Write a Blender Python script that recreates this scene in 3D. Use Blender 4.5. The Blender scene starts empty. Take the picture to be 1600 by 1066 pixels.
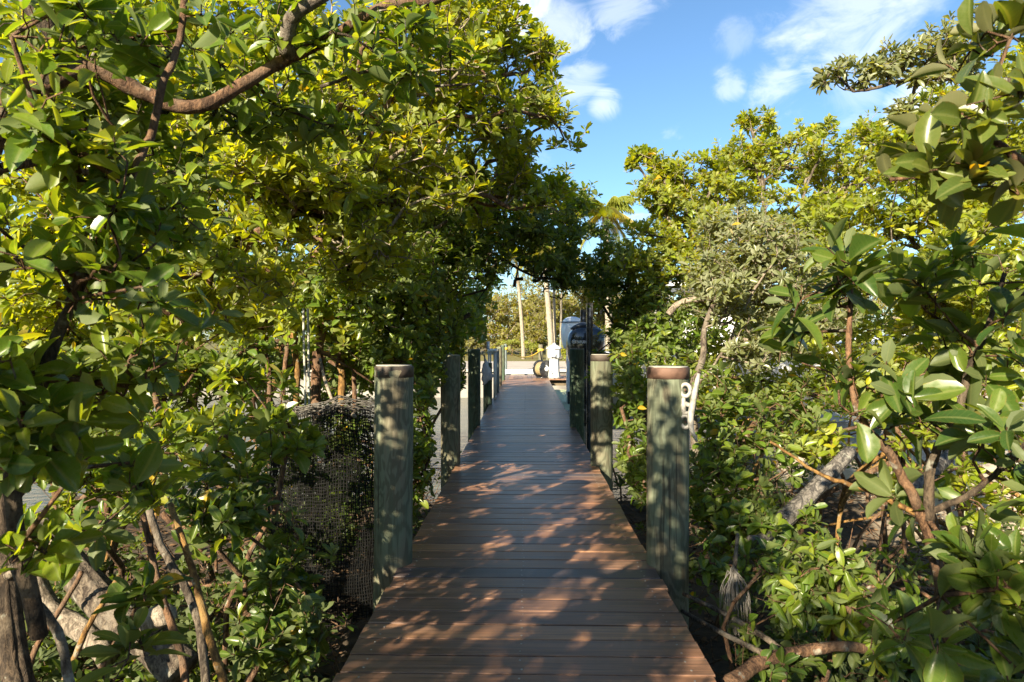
import bpy, math, random
import numpy as np
from mathutils import Matrix, Vector

random.seed(7)
RNG = np.random.default_rng(11)
SC = bpy.context.scene
COL = SC.collection
rad = math.radians

# ------------------------------------------------------------------ camera
EYE = np.array([0.0, 0.0, 1.23])          # deck top is z = 0, the boardwalk runs along +Y
cam_d = bpy.data.cameras.new('camera')
cam = bpy.data.objects.new('camera', cam_d)
COL.objects.link(cam)
cam_d.sensor_width = 36.0
cam_d.lens = 24.0
cam_d.clip_start = 0.05
cam_d.clip_end = 3000.0
cam.location = EYE
cam.rotation_euler = (rad(90 - 0.16), 0.0, rad(1.18))
cam_d.dof.use_dof = True
cam_d.dof.focus_distance = 5.0
cam_d.dof.aperture_fstop = 8.0
SC.camera = cam

# ------------------------------------------------------------------ sun, sky, exposure
SUN_AZ = math.atan2(-0.485, -0.875)        # direction TO the sun (behind left), clockwise from +Y
SUN_EL = rad(24)
SUN = np.array([math.sin(SUN_AZ) * math.cos(SUN_EL), math.cos(SUN_AZ) * math.cos(SUN_EL), math.sin(SUN_EL)])
sl = bpy.data.lights.new('sun', 'SUN')
sl.energy = 5.0
sl.angle = rad(0.5)
sl.color = (1.0, 0.87, 0.64)
so = bpy.data.objects.new('sun', sl)
COL.objects.link(so)
so.location = (-8, -14, 12)
so.rotation_euler = Vector(SUN).to_track_quat('Z', 'Y').to_euler()

SC.view_settings.view_transform = 'Standard'
SC.view_settings.look = 'None'
SC.view_settings.exposure = 2.0
SC.view_settings.gamma = 1.0
SC.view_settings.use_curve_mapping = False
SC.render.engine = 'CYCLES'
SC.cycles.max_bounces = 7
SC.cycles.diffuse_bounces = 4
SC.cycles.glossy_bounces = 3
SC.cycles.transmission_bounces = 5
SC.cycles.sample_clamp_indirect = 6.0
SC.cycles.caustics_reflective = False
SC.cycles.caustics_refractive = False


class NT:
    """small helper round a node tree"""
    def __init__(self, tree):
        self.t = tree
        self.n = tree.nodes
        self.n.clear()

    def add(self, kind, **kw):
        nd = self.n.new(kind)
        for k, v in kw.items():
            if k.startswith('i_'):
                nd.inputs[k[2:].replace('_', ' ')].default_value = v
            else:
                setattr(nd, k, v)
        return nd

    def ln(self, a, b):
        self.t.links.new(a, b)

    def put(self, sock, v):
        if isinstance(v, bpy.types.NodeSocket):
            self.ln(v, sock)
        else:
            sock.default_value = v

    def math(self, op, a, b=0.0, c=None, clamp=False):
        nd = self.n.new('ShaderNodeMath')
        nd.operation = op
        nd.use_clamp = clamp
        self.put(nd.inputs[0], a)
        self.put(nd.inputs[1], b)
        if c is not None:
            self.put(nd.inputs[2], c)
        return nd.outputs[0]

    def mix(self, f, a, b, blend='MIX'):
        nd = self.n.new('ShaderNodeMix')
        nd.data_type = 'RGBA'
        nd.blend_type = blend
        self.put(nd.inputs['Factor'], f)
        self.put(nd.inputs['A'], a)
        self.put(nd.inputs['B'], b)
        return [o for o in nd.outputs if o.type == 'RGBA'][0]

    def ramp(self, f, stops, interp='LINEAR'):
        nd = self.n.new('ShaderNodeValToRGB')
        cr = nd.color_ramp
        cr.interpolation = interp
        while len(cr.elements) < len(stops):
            cr.elements.new(0.5)
        for e, (p, c) in zip(cr.elements, stops):
            e.position = p
            e.color = c if len(c) == 4 else (*c, 1)
        self.put(nd.inputs[0], f)
        return nd.outputs[0]

    def noise(self, vec, scale, detail=4, rough=0.55, dist=0.0):
        nd = self.n.new('ShaderNodeTexNoise')
        self.put(nd.inputs['Vector'], vec)
        nd.inputs['Scale'].default_value = scale
        nd.inputs['Detail'].default_value = detail
        nd.inputs['Roughness'].default_value = rough
        nd.inputs['Distortion'].default_value = dist
        return nd.outputs[0]

    def mapping(self, vec, scale=(1, 1, 1), loc=(0, 0, 0)):
        nd = self.n.new('ShaderNodeMapping')
        self.put(nd.inputs['Vector'], vec)
        nd.inputs['Scale'].default_value = scale
        self.put(nd.inputs['Location'], loc)
        return nd.outputs[0]

    def sstep(self, v, lo, hi, a=0.0, b=1.0):
        nd = self.n.new('ShaderNodeMapRange')
        nd.interpolation_type = 'SMOOTHSTEP'
        self.put(nd.inputs['Value'], v)
        nd.inputs['From Min'].default_value = lo
        nd.inputs['From Max'].default_value = hi
        nd.inputs['To Min'].default_value = a
        nd.inputs['To Max'].default_value = b
        return nd.outputs[0]


_yaw, _pit = rad(1.18), rad(-0.16)
_fw = np.array([-math.sin(_yaw) * math.cos(_pit), math.cos(_yaw) * math.cos(_pit), math.sin(_pit)])
_rt = np.array([math.cos(_yaw), math.sin(_yaw), 0.0])
_up = np.cross(_rt, _fw)
FPX = 24.0 / 36.0 * 1600


def ray(px, py):
    return _fw * FPX + _rt * (px - 800) - _up * (py - 533)


def P(px, py, d):
    """the place in the world that shows at that pixel of the 1600 x 1066 photograph, d metres up the boardwalk"""
    r = ray(px, py)
    return EYE + r * (d / r[1])


def project(p):
    q = np.asarray(p) - EYE
    z = q @ _fw
    return 800 + FPX * (q @ _rt) / z, 533 - FPX * (q @ _up) / z, z


# ------------------------------------------------------------------ world
world = bpy.data.worlds.new('World')
SC.world = world
world.use_nodes = True
w = NT(world.node_tree)
sky = w.add('ShaderNodeTexSky', sky_type='NISHITA', sun_disc=False, sun_elevation=SUN_EL, sun_rotation=SUN_AZ % (2 * math.pi),
            altitude=0.0, air_density=1.0, dust_density=0.4, ozone_density=2.5)
tc = w.add('ShaderNodeTexCoord').outputs['Generated']
sep = w.add('ShaderNodeSeparateXYZ')
w.ln(tc, sep.inputs[0])
hz = w.math('MAXIMUM', sep.outputs[2], 0.02)
den = w.math('ADD', hz, 0.22)
cmb = w.add('ShaderNodeCombineXYZ')
w.ln(w.math('DIVIDE', sep.outputs[0], den), cmb.inputs[0])
w.ln(w.math('DIVIDE', sep.outputs[1], den), cmb.inputs[1])
n1 = w.noise(cmb.outputs[0], 2.3, 7, 0.58, 0.35)
n2 = w.noise(w.mapping(tc, (1, 1, 1.7)), 11.0, 10, 0.64, 0.9)
dens = w.sstep(n1, 0.56, 0.78)
# the clouds that the photograph shows, as soft lumps broken by the same noise
for px, py, r_, k in [(872, 50, 0.043, 0.53), (905, 125, 0.032, 0.47), (940, 165, 0.020, 0.59), (1215, 140, 0.029, 0.51), (1140, 130, 0.019, 0.42), (1330, 22, 0.072, 0.53),
                      (1445, 150, 0.034, 0.77), (975, 3, 0.043, 0.42), (1330, 145, 0.034, 0.30), (1150, 60, 0.021, 0.21), (800, 20, 0.051, 0.77), (1380, 60, 0.038, 0.34)]:
    c = ray(px, py)
    c = c / np.linalg.norm(c)
    dt = w.add('ShaderNodeVectorMath', operation='DISTANCE')
    w.ln(tc, dt.inputs[0])
    dt.inputs[1].default_value = tuple(c)
    lump = w.sstep(dt.outputs['Value'], r_ * 1.9, 0.0, 0.0, 1.0)
    br = w.sstep(w.math('ADD', w.math('MULTIPLY', n2, 1.3), w.math('MULTIPLY', lump, 0.46)), 0.74, 1.16, 0.0, 1.0)
    dens = w.math('MAXIMUM', dens, w.math('MULTIPLY', w.math('MULTIPLY', br, w.sstep(lump, 0.0, 0.35)), k))
tint = w.mix(1.0, sky.outputs[0], (0.47, 0.575, 0.63, 1), 'MULTIPLY')
cloudy = w.mix(w.math('MULTIPLY', dens, 0.92), tint, (4.2, 4.4, 4.7, 1))
bg = w.add('ShaderNodeBackground')
bg.inputs['Strength'].default_value = 0.085
w.ln(cloudy, bg.inputs['Color'])
wo = w.add('ShaderNodeOutputWorld')
w.ln(bg.outputs[0], wo.inputs['Surface'])


# ------------------------------------------------------------------ materials
def new_mat(name):
    m = bpy.data.materials.new(name)
    m.use_nodes = True
    return m, NT(m.node_tree)


def finish(n, col, rough=0.6, spec=0.4, bump=None, bstr=0.3, bdist=0.01, metal=0.0, coat=0.0):
    p = n.add('ShaderNodeBsdfPrincipled')
    n.put(p.inputs['Base Color'], col if isinstance(col, bpy.types.NodeSocket) else (*col, 1))
    n.put(p.inputs['Roughness'], rough)
    p.inputs['Specular IOR Level'].default_value = spec
    p.inputs['Metallic'].default_value = metal
    p.inputs['Coat Weight'].default_value = coat
    if bump is not None:
        b = n.add('ShaderNodeBump')
        b.inputs['Strength'].default_value = bstr
        b.inputs['Distance'].default_value = bdist
        n.ln(bump, b.inputs['Height'])
        n.ln(b.outputs[0], p.inputs['Normal'])
    o = n.add('ShaderNodeOutputMaterial')
    n.ln(p.outputs[0], o.inputs[0])
    return p


def simple(name, c, rough=0.5, spec=0.5, var=0.12, scale=6.0, metal=0.0, bump=0.0, coat=0.0):
    m, n = new_mat(name)
    co = n.add('ShaderNodeTexCoord').outputs['Object']
    f = n.noise(co, scale, 5)
    a = tuple(x * (1 - var * 2) for x in c)
    b = tuple(min(1, x * (1 + var)) for x in c)
    finish(n, n.ramp(f, [(0.3, a), (0.62, b)]), n.sstep(f, 0.3, 0.7, max(rough - .1, .02), rough + .12), spec, f if bump else None, bump, 0.004, metal, coat)
    return m


def leaf_mat(name, dark, mid, young, under, single, gloss=0.29, trans=0.46, yellow=(0.34, 0.24, 0.02)):
    m, n = new_mat(name)
    at = n.add('ShaderNodeAttribute', attribute_name='leaf_uv')
    s = n.add('ShaderNodeSeparateColor')
    n.ln(at.outputs['Color'], s.inputs[0])
    if single:
        oi = n.add('ShaderNodeObjectInfo')
        s2 = n.add('ShaderNodeSeparateColor')
        n.ln(oi.outputs['Color'], s2.inputs[0])
        rnd = s2.outputs[0]
    else:
        rnd = s.outputs[0]
    across, along = s.outputs[1], s.outputs[2]
    base = n.ramp(rnd, [(0.0, dark), (0.45, mid), (0.80, tuple(np.array(mid) * .6 + np.array(young) * .4)), (0.95, young), (0.985, yellow)])
    co = n.add('ShaderNodeTexCoord').outputs['Object']
    blot = n.noise(co, 38.0 if not single else 5.0, 3)
    base = n.mix(n.sstep(blot, 0.35, 0.75, 0.0, 0.35), base, n.mix(1.0, base, (1.35, 1.15, 0.75, 1), 'MULTIPLY'))
    if single:      # side veins, spots and browned rims that each leaf has in its own place
        vein = n.math('SINE', n.math('ADD', n.math('MULTIPLY', along, 58.0), n.math('MULTIPLY', across, -9.0)))
        base = n.mix(n.sstep(vein, 0.75, 1.0, 0.0, 0.16), base, n.mix(0.5, base, (0.22, 0.25, 0.08, 1)))
        vo = n.add('ShaderNodeVectorMath', operation='ADD')
        n.ln(co, vo.inputs[0])
        cx = n.add('ShaderNodeCombineXYZ')
        n.ln(n.math('MULTIPLY', oi.outputs['Random'], 91.0), cx.inputs[0])
        n.ln(n.math('MULTIPLY', oi.outputs['Random'], 37.0), cx.inputs[1])
        n.ln(cx.outputs[0], vo.inputs[1])
        sp = n.noise(vo.outputs[0], 9.0, 4, 0.6)
        base = n.mix(n.sstep(sp, 0.66, 0.72, 0.0, 0.75), base, (0.075, 0.045, 0.018, 1))
        base = n.mix(n.sstep(n.math('ADD', across, n.math('MULTIPLY', sp, 0.7)), 1.26, 1.40, 0.0, 0.6), base, (0.17, 0.12, 0.03, 1))
    rib = n.sstep(across, 0.20 if single else 0.13, 0.04, 0.0, 0.6)
    base = n.mix(rib, base, n.mix(0.5, base, (0.26, 0.27, 0.10, 1)))
    geo = n.add('ShaderNodeNewGeometry')
    col = n.mix(n.math('MULTIPLY', geo.outputs['Backfacing'], 0.75), base, (*under, 1))
    p = n.add('ShaderNodeBsdfPrincipled')
    n.ln(col, p.inputs['Base Color'])
    n.put(p.inputs['Roughness'], n.math('ADD', n.math('MULTIPLY', geo.outputs['Backfacing'], 0.3), n.sstep(blot, .3, .7, gloss - .05, gloss + .12)))
    p.inputs['Specular IOR Level'].default_value = 0.5
    tr = n.add('ShaderNodeBsdfTranslucent')
    tcol = n.mix(0.55, n.mix(1.0, base, (2.4, 2.3, 0.7, 1), 'MULTIPLY'), n.mix(1.0, base, (3.2, 2.4, 0.4, 1), 'MULTIPLY'))
    n.ln(tcol, tr.inputs['Color'])
    mx = n.add('ShaderNodeMixShader')
    mx.inputs[0].default_value = trans
    n.ln(p.outputs[0], mx.inputs[1])
    n.ln(tr.outputs[0], mx.inputs[2])
    o = n.add('ShaderNodeOutputMaterial')
    n.ln(mx.outputs[0], o.inputs[0])
    return m


LEAF = {}
for _k, _a in {
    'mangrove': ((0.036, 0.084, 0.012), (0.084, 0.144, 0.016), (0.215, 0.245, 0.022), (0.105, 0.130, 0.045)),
    'sunny': ((0.060, 0.112, 0.011), (0.165, 0.220, 0.013), (0.350, 0.345, 0.018), (0.140, 0.165, 0.042)),  # lit copy of the mangrove leaves: sunlit yellow green put into the colour
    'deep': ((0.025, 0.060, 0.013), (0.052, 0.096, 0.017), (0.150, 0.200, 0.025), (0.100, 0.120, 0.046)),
    'silver': ((0.075, 0.100, 0.042), (0.130, 0.158, 0.070), (0.200, 0.220, 0.095), (0.190, 0.205, 0.125)),
    'olive': ((0.046, 0.078, 0.018), (0.082, 0.118, 0.026), (0.160, 0.180, 0.036), (0.150, 0.140, 0.070)),
    'far': ((0.070, 0.090, 0.016), (0.165, 0.180, 0.022), (0.300, 0.275, 0.035), (0.160, 0.150, 0.050)),
}.items():
    LEAF[_k] = (leaf_mat(_k + ' leaves', *_a, False), leaf_mat(_k + ' leaf', *_a, True))


def bark_mat(name, a, b, c, scale=1.0):
    m, n = new_mat(name)
    co = n.add('ShaderNodeTexCoord').outputs['Object']
    f = n.noise(n.mapping(co, (34 * scale, 34 * scale, 11 * scale)), 1.0, 8, 0.7, 1.2)
    g = n.noise(co, 7.0 * scale, 6, 0.65, 0.5)
    h = n.noise(co, 95.0 * scale, 3, 0.6)
    col = n.ramp(f, [(0.32, tuple(x * .45 for x in a)), (0.45, a), (0.60, b)])
    col = n.mix(n.sstep(g, 0.46, 0.64, 0.0, 0.85), col, (*c, 1))
    col = n.mix(n.sstep(h, 0.44, 0.30, 0.0, 0.55), col, tuple(x * .35 for x in a) + (1,))
    col = n.mix(n.sstep(n.noise(co, 16.0 * scale, 3), 0.62, 0.70, 0.0, 0.5), col, (0.30, 0.30, 0.25, 1))
    finish(n, col, 0.85, 0.2, n.math('ADD', f, n.math('MULTIPLY', h, 0.35)), 1.0, 0.014)
    return m


BARK = {
    'grey': bark_mat('grey bark', (0.045, 0.034, 0.026), (0.15, 0.12, 0.088), (0.17, 0.145, 0.115)),
    'brown': bark_mat('red brown bark', (0.055, 0.030, 0.018), (0.17, 0.095, 0.052), (0.13, 0.085, 0.055)),
    'orange': bark_mat('orange bark', (0.10, 0.052, 0.018), (0.26, 0.145, 0.045), (0.20, 0.13, 0.05)),
    'dark': bark_mat('dark bark', (0.025, 0.018, 0.013), (0.085, 0.060, 0.040), (0.11, 0.085, 0.06)),
    'pale': bark_mat('pale bark', (0.10, 0.08, 0.06), (0.27, 0.22, 0.17), (0.31, 0.26, 0.205)),
}


def deck_mat():
    m, n = new_mat('hardwood deck board')
    tcn = n.add('ShaderNodeTexCoord')
    oi = n.add('ShaderNodeObjectInfo')
    sh = n.add('ShaderNodeVectorMath', operation='SCALE')
    sh.inputs[0].default_value = (37.0, 91.0, 53.0)
    n.ln(oi.outputs['Random'], sh.inputs['Scale'])
    va = n.add('ShaderNodeVectorMath', operation='ADD')
    n.ln(tcn.outputs['Object'], va.inputs[0])
    n.ln(sh.outputs[0], va.inputs[1])
    co = va.outputs[0]
    grain = n.noise(n.mapping(co, (2.2, 60, 60)), 1.0, 7, 0.6, 0.4)
    broad = n.noise(n.mapping(co, (1.1, 6, 6)), 1.0, 3)
    base = n.ramp(oi.outputs['Random'], [(0.0, (0.200, 0.104, 0.060)), (0.2, (0.125, 0.073, 0.054)), (0.45, (0.255, 0.136, 0.074)), (0.68, (0.105, 0.068, 0.056)),
                                         (0.80, (0.225, 0.118, 0.066)), (0.87, (0.070, 0.053, 0.053)), (0.93, (0.070, 0.055, 0.056)), (1.0, (0.26, 0.140, 0.08))])
    col = n.mix(n.sstep(grain, 0.34, 0.66, 0.0, 1.0), n.mix(1.0, base, (0.66, 0.62, 0.60, 1), 'MULTIPLY'), n.mix(1.0, base, (1.42, 1.36, 1.26, 1), 'MULTIPLY'))
    col = n.mix(n.sstep(broad, 0.5, 0.78, 0.0, 0.5), col, (0.20, 0.135, 0.10, 1))
    spots = n.noise(tcn.outputs['Object'], 46.0, 2)
    col = n.mix(n.sstep(spots, 0.70, 0.76, 0.0, 0.45), col, (0.30, 0.24, 0.20, 1))
    finish(n, col, n.sstep(grain, 0.3, 0.7, 0.32, 0.46), 0.5, grain, 0.35, 0.003)
    return m


def post_mat(name, green, brown, pale):
    m, n = new_mat(name)
    tcn = n.add('ShaderNodeTexCoord')
    oi = n.add('ShaderNodeObjectInfo')
    sh = n.add('ShaderNodeVectorMath', operation='SCALE')
    sh.inputs[0].default_value = (13.0, 71.0, 29.0)
    n.ln(oi.outputs['Random'], sh.inputs['Scale'])
    va = n.add('ShaderNodeVectorMath', operation='ADD')
    n.ln(tcn.outputs['Object'], va.inputs[0])
    n.ln(sh.outputs[0], va.inputs[1])
    co = va.outputs[0]
    warp = n.noise(n.mapping(co, (6, 6, 1.6)), 1.0, 3, 0.5, 0.8)
    rings = n.math('SINE', n.math('MULTIPLY', warp, 62.0))
    grain = n.noise(n.mapping(co, (70, 70, 2.6)), 1.0, 6, 0.6, 0.3)
    patch = n.noise(n.mapping(co, (5, 5, 1.7)), 1.0, 5, 0.6, 0.5)
    col = n.mix(n.sstep(patch, 0.40, 0.64), (*green, 1), (*brown, 1))
    col = n.mix(n.sstep(patch, 0.28, 0.40, 0.6, 0.0), col, (*pale, 1))
    dk = n.mix(1.0, col, (0.66, 0.65, 0.63, 1), 'MULTIPLY')
    col = n.mix(n.sstep(n.math('ADD', n.math('MULTIPLY', rings, 0.16), grain), 0.40, 0.62), dk, col)
    vor = n.add('ShaderNodeTexVoronoi')
    vor.inputs['Scale'].default_value = 1.0
    n.ln(n.mapping(co, (5.0, 5.0, 2.4)), vor.inputs['Vector'])
    col = n.mix(n.sstep(vor.outputs['Distance'], 0.17, 0.07, 0.0, 0.7), col, (0.06, 0.045, 0.03, 1))
    crack = n.noise(n.mapping(co, (38, 38, 1.1)), 1.0, 4, 0.5)
    col = n.mix(n.sstep(crack, 0.37, 0.33, 0.0, 0.75), col, (0.025, 0.022, 0.016, 1))
    h = n.math('ADD', n.math('MULTIPLY', rings, 0.08), grain)
    finish(n, col, 0.8, 0.25, n.math('ADD', h, n.sstep(crack, 0.32, 0.37, 0, 0.6)), 0.55, 0.006)
    return m


M_DECK = deck_mat()
M_POST = post_mat('treated timber', (0.125, 0.142, 0.095), (0.138, 0.120, 0.082), (0.172, 0.180, 0.128))
M_POSTG = post_mat('green treated timber', (0.060, 0.095, 0.062), (0.075, 0.085, 0.055), (0.12, 0.16, 0.11))
M_POSTB = post_mat('grey treated timber', (0.15, 0.19, 0.19), (0.16, 0.17, 0.15), (0.26, 0.31, 0.31))
M_CAP = simple('rusty copper band', (0.052, 0.040, 0.032), 0.6, 0.4, 0.3, 14, 0.0, 0.3)
M_RUST = simple('rust brown band', (0.095, 0.052, 0.036), 0.65, 0.4, 0.35, 14, 0.0, 0.3)
M_TOP = simple('silvery end grain', (0.30, 0.28, 0.24), 0.8, 0.2, 0.2, 25, 0.0, 0.4)
M_STEEL = simple('screw steel', (0.42, 0.39, 0.35), 0.4, 0.5, 0.1, 30, 0.6)
M_GALV = simple('weathered white metal', (0.235, 0.225, 0.205), 0.5, 0.5, 0.2, 40, 0.0, 0.3)
M_WHITE = simple('white plastic', (0.46, 0.46, 0.45), 0.4, 0.5, 0.05, 8)
M_GEL = simple('white gelcoat', (0.80, 0.81, 0.82), 0.18, 0.5, 0.04, 3, coat=0.4)
M_BLACK = simple('black painted metal', (0.018, 0.019, 0.022), 0.32, 0.5, 0.15, 8, coat=0.3)
M_COWL = simple('black cowling paint', (0.012, 0.014, 0.020), 0.16, 0.5, 0.12, 4, coat=0.8)
M_NAVY = simple('dark blue grey paint', (0.045, 0.055, 0.075), 0.35, 0.5, 0.1, 4)
M_GREYP = simple('pale grey cowling', (0.70, 0.71, 0.71), 0.3, 0.5, 0.04, 3, coat=0.3)
M_CANVAS = simple('grey canvas', (0.30, 0.33, 0.36), 0.85, 0.2, 0.15, 9, 0.0, 0.3)
M_ROPE = simple('yellow rope', (0.70, 0.46, 0.06), 0.8, 0.2, 0.15, 60, 0.0, 0.5)
M_ROPEG = simple('weathered rope', (0.34, 0.33, 0.28), 0.9, 0.1, 0.2, 60, 0.0, 0.5)
M_HOSE = simple('grey hose', (0.40, 0.41, 0.38), 0.5, 0.4, 0.1, 20)
M_TAN = simple('tan hose coil', (0.22, 0.17, 0.085), 0.6, 0.4, 0.2, 30)
M_NET = simple('black plastic net', (0.007, 0.007, 0.007), 0.7, 0.15, 0.3, 12)
M_CONC = simple('pale concrete', (0.37, 0.33, 0.29), 0.85, 0.2, 0.10, 1.2, 0.0, 0.2)
M_GREEND = simple('pale green decking', (0.46, 0.50, 0.29), 0.7, 0.3, 0.12, 5)
M_DEADW = bark_mat('silver dead wood', (0.055, 0.05, 0.045), (0.20, 0.18, 0.155), (0.12, 0.105, 0.09))
M_FROND = simple('dry palm fibre', (0.17, 0.155, 0.14), 0.85, 0.2, 0.2, 20)
M_BEAM = simple('blue grey paint', (0.32, 0.37, 0.42), 0.5, 0.4, 0.15, 3)
M_JOIST = simple('brown treated joist', (0.11, 0.085, 0.055), 0.85, 0.2, 0.25, 7, 0.0, 0.3)  # the timber's own brown, for stringers and joists
M_LITTER = simple('dead leaf litter', (0.105, 0.062, 0.032), 0.8, 0.3, 0.4, 9)
M_PALMT = bark_mat('palm trunk bark', (0.16, 0.135, 0.10), (0.36, 0.31, 0.25), (0.26, 0.225, 0.175))
M_TEXT = simple('white decal', (0.82, 0.82, 0.82), 0.35, 0.5, 0.02, 3)


def water_mat():
    m, n = new_mat('canal water')
    co = n.add('ShaderNodeTexCoord').outputs['Object']
    h = n.noise(n.mapping(co, (1.0, 2.2, 1)), 3.2, 5, 0.6, 0.4)
    finish(n, n.ramp(n.noise(co, 0.4, 3), [(0.3, (0.030, 0.045, 0.040)), (0.7, (0.055, 0.070, 0.055))]), 0.06, 0.6, h, 0.9, 0.12)
    return m


def ground_mat():
    m, n = new_mat('mud and sand')
    geo = n.add('ShaderNodeNewGeometry').outputs['Position']
    s = n.add('ShaderNodeSeparateXYZ')
    n.ln(geo, s.inputs[0])
    f = n.noise(geo, 7.0, 7, 0.65)
    g = n.noise(geo, 0.6, 4)
    mud = n.ramp(f, [(0.3, (0.028, 0.022, 0.016)), (0.6, (0.075, 0.055, 0.038)), (0.75, (0.12, 0.085, 0.055))])
    sand = n.ramp(f, [(0.3, (0.34, 0.28, 0.20)), (0.7, (0.58, 0.50, 0.39))])
    lawn = n.ramp(f, [(0.3, (0.10, 0.075, 0.04)), (0.5, (0.13, 0.12, 0.035)), (0.7, (0.23, 0.19, 0.09))])
    xw = n.math('ADD', s.outputs[0], n.math('MULTIPLY', g, 2.0))
    yw = n.math('ADD', s.outputs[1], n.math('MULTIPLY', g, 3.0))
    right = n.math('MULTIPLY', n.sstep(xw, 4.6, 5.6), n.sstep(yw, 6.5, 8.0))
    col = n.mix(right, mud, sand)
    col = n.mix(n.sstep(s.outputs[1], 26.0, 26.5), col, lawn)
    finish(n, col, 0.9, 0.25, f, 0.7, 0.03)
    return m


M_WATER, M_GROUND = water_mat(), ground_mat()


# ------------------------------------------------------------------ mesh helpers
class Geo:
    def __init__(self):
        self.v, self.q, self.t, self.n = [], [], [], 0

    def add(self, v, quads=None, tris=None):
        v = np.asarray(v, np.float32).reshape(-1, 3)
        if quads is not None and len(quads):
            self.q.append(np.asarray(quads, np.int64).reshape(-1, 4) + self.n)
        if tris is not None and len(tris):
            self.t.append(np.asarray(tris, np.int64).reshape(-1, 3) + self.n)
        self.v.append(v)
        self.n += len(v)
        return self

    def box(self, lo, hi, R=None, c=None):
        x0, y0, z0 = lo
        x1, y1, z1 = hi
        v = np.array([(x0, y0, z0), (x1, y0, z0), (x1, y1, z0), (x0, y1, z0), (x0, y0, z1), (x1, y0, z1), (x1, y1, z1), (x0, y1, z1)], float)
        if R is not None:
            v = v @ np.asarray(R).T
        if c is not None:
            v = v + np.asarray(c)
        return self.add(v, [(3, 2, 1, 0), (4, 5, 6, 7), (0, 1, 5, 4), (1, 2, 6, 5), (2, 3, 7, 6), (3, 0, 4, 7)])

    def tube(self, pts, rads, n=8, cap=True, seed=0, rough=0.0, ridge=0.0):
        pts = np.asarray(pts, float)
        k = len(pts)
        rads = np.broadcast_to(np.asarray(rads, float), (k,)).copy()
        tan = np.gradient(pts, axis=0)
        tan /= np.linalg.norm(tan, axis=1)[:, None] + 1e-12
        ref = np.array([0, 0, 1.0]) if abs(tan[0, 2]) < 0.9 else np.array([1.0, 0, 0])
        u = np.cross(ref, tan[0])
        u /= np.linalg.norm(u)
        ang = np.arange(n) * 2 * math.pi / n
        vs = []
        rr = np.random.default_rng(seed)
        rg = 1 + ridge * rr.normal(size=n)
        for i in range(k):
            rg = rg + ridge * .25 * rr.normal(size=n)
            rg = 1 + (rg - 1) * .97
            u = u - tan[i] * (u @ tan[i])
            u /= np.linalg.norm(u) + 1e-12
            b = np.cross(tan[i], u)
            r = rads[i] * (1 + rough * rr.normal(size=n)) * rg
            vs.append(pts[i] + (np.cos(ang) * r)[:, None] * u + (np.sin(ang) * r)[:, None] * b)
        v = np.concatenate(vs)
        q = []
        for i in range(k - 1):
            a = i * n + np.arange(n)
            a2 = i * n + (np.arange(n) + 1) % n
            q.append(np.stack([a, a2, a2 + n, a + n], 1))
        t = []
        if cap:
            v = np.concatenate([v, pts[:1], pts[-1:]])
            c0, c1 = k * n, k * n + 1
            for j in range(n):
                t.append((c0, (j + 1) % n, j))
                t.append((c1, (k - 1) * n + j, (k - 1) * n + (j + 1) % n))
        return self.add(v, np.concatenate(q), t)

    def lathe(self, prof, c, n=20, axis='z'):
        """prof: (radius, height) from bottom to top"""
        ang = np.arange(n) * 2 * math.pi / n
        v = np.concatenate([np.stack([np.cos(ang) * r, np.sin(ang) * r, np.full(n, z)], 1) for r, z in prof])
        if axis == 'x':
            v = v[:, [2, 0, 1]]
        elif axis == 'y':
            v = v[:, [1, 2, 0]]
        v = v + np.asarray(c)
        q = []
        for i in range(len(prof) - 1):
            a = i * n + np.arange(n)
            a2 = i * n + (np.arange(n) + 1) % n
            q.append(np.stack([a, a2, a2 + n, a + n], 1))
        m = len(v)
        ctr = np.array([(0, 0, prof[0][1]), (0, 0, prof[-1][1])], float)
        if axis == 'x':
            ctr = ctr[:, [2, 0, 1]]
        elif axis == 'y':
            ctr = ctr[:, [1, 2, 0]]
        v = np.concatenate([v, ctr + np.asarray(c)])
        t = [(m, (j + 1) % n, j) for j in range(n)] + [(m + 1, (len(prof) - 1) * n + j, (len(prof) - 1) * n + (j + 1) % n) for j in range(n)]
        return self.add(v, np.concatenate(q), t)

    def edges(self, p0, p1, r0, r1, n=5):
        """many separate tapered twigs at once"""
        p0, p1 = np.asarray(p0, float), np.asarray(p1, float)
        d = p1 - p0
        d /= np.linalg.norm(d, axis=1)[:, None] + 1e-9
        ref = np.where(np.abs(d[:, 2:3]) < 0.9, np.array([[0, 0, 1.0]]), np.array([[1.0, 0, 0]]))
        u = np.cross(ref, d)
        u /= np.linalg.norm(u, axis=1)[:, None] + 1e-9
        b = np.cross(d, u)
        ang = np.arange(n) * 2 * math.pi / n
        ring = np.cos(ang)[None, :, None] * u[:, None] + np.sin(ang)[None, :, None] * b[:, None]
        v = np.concatenate([p0[:, None] + ring * np.asarray(r0)[:, None, None], p1[:, None] + ring * np.asarray(r1)[:, None, None]], 1)
        k = np.arange(n)
        k2 = (k + 1) % n
        q = np.stack([k, k2, k2 + n, k + n], 1)[None] + (np.arange(len(p0)) * 2 * n)[:, None, None]
        return self.add(v.reshape(-1, 3), q.reshape(-1, 4))

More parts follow.
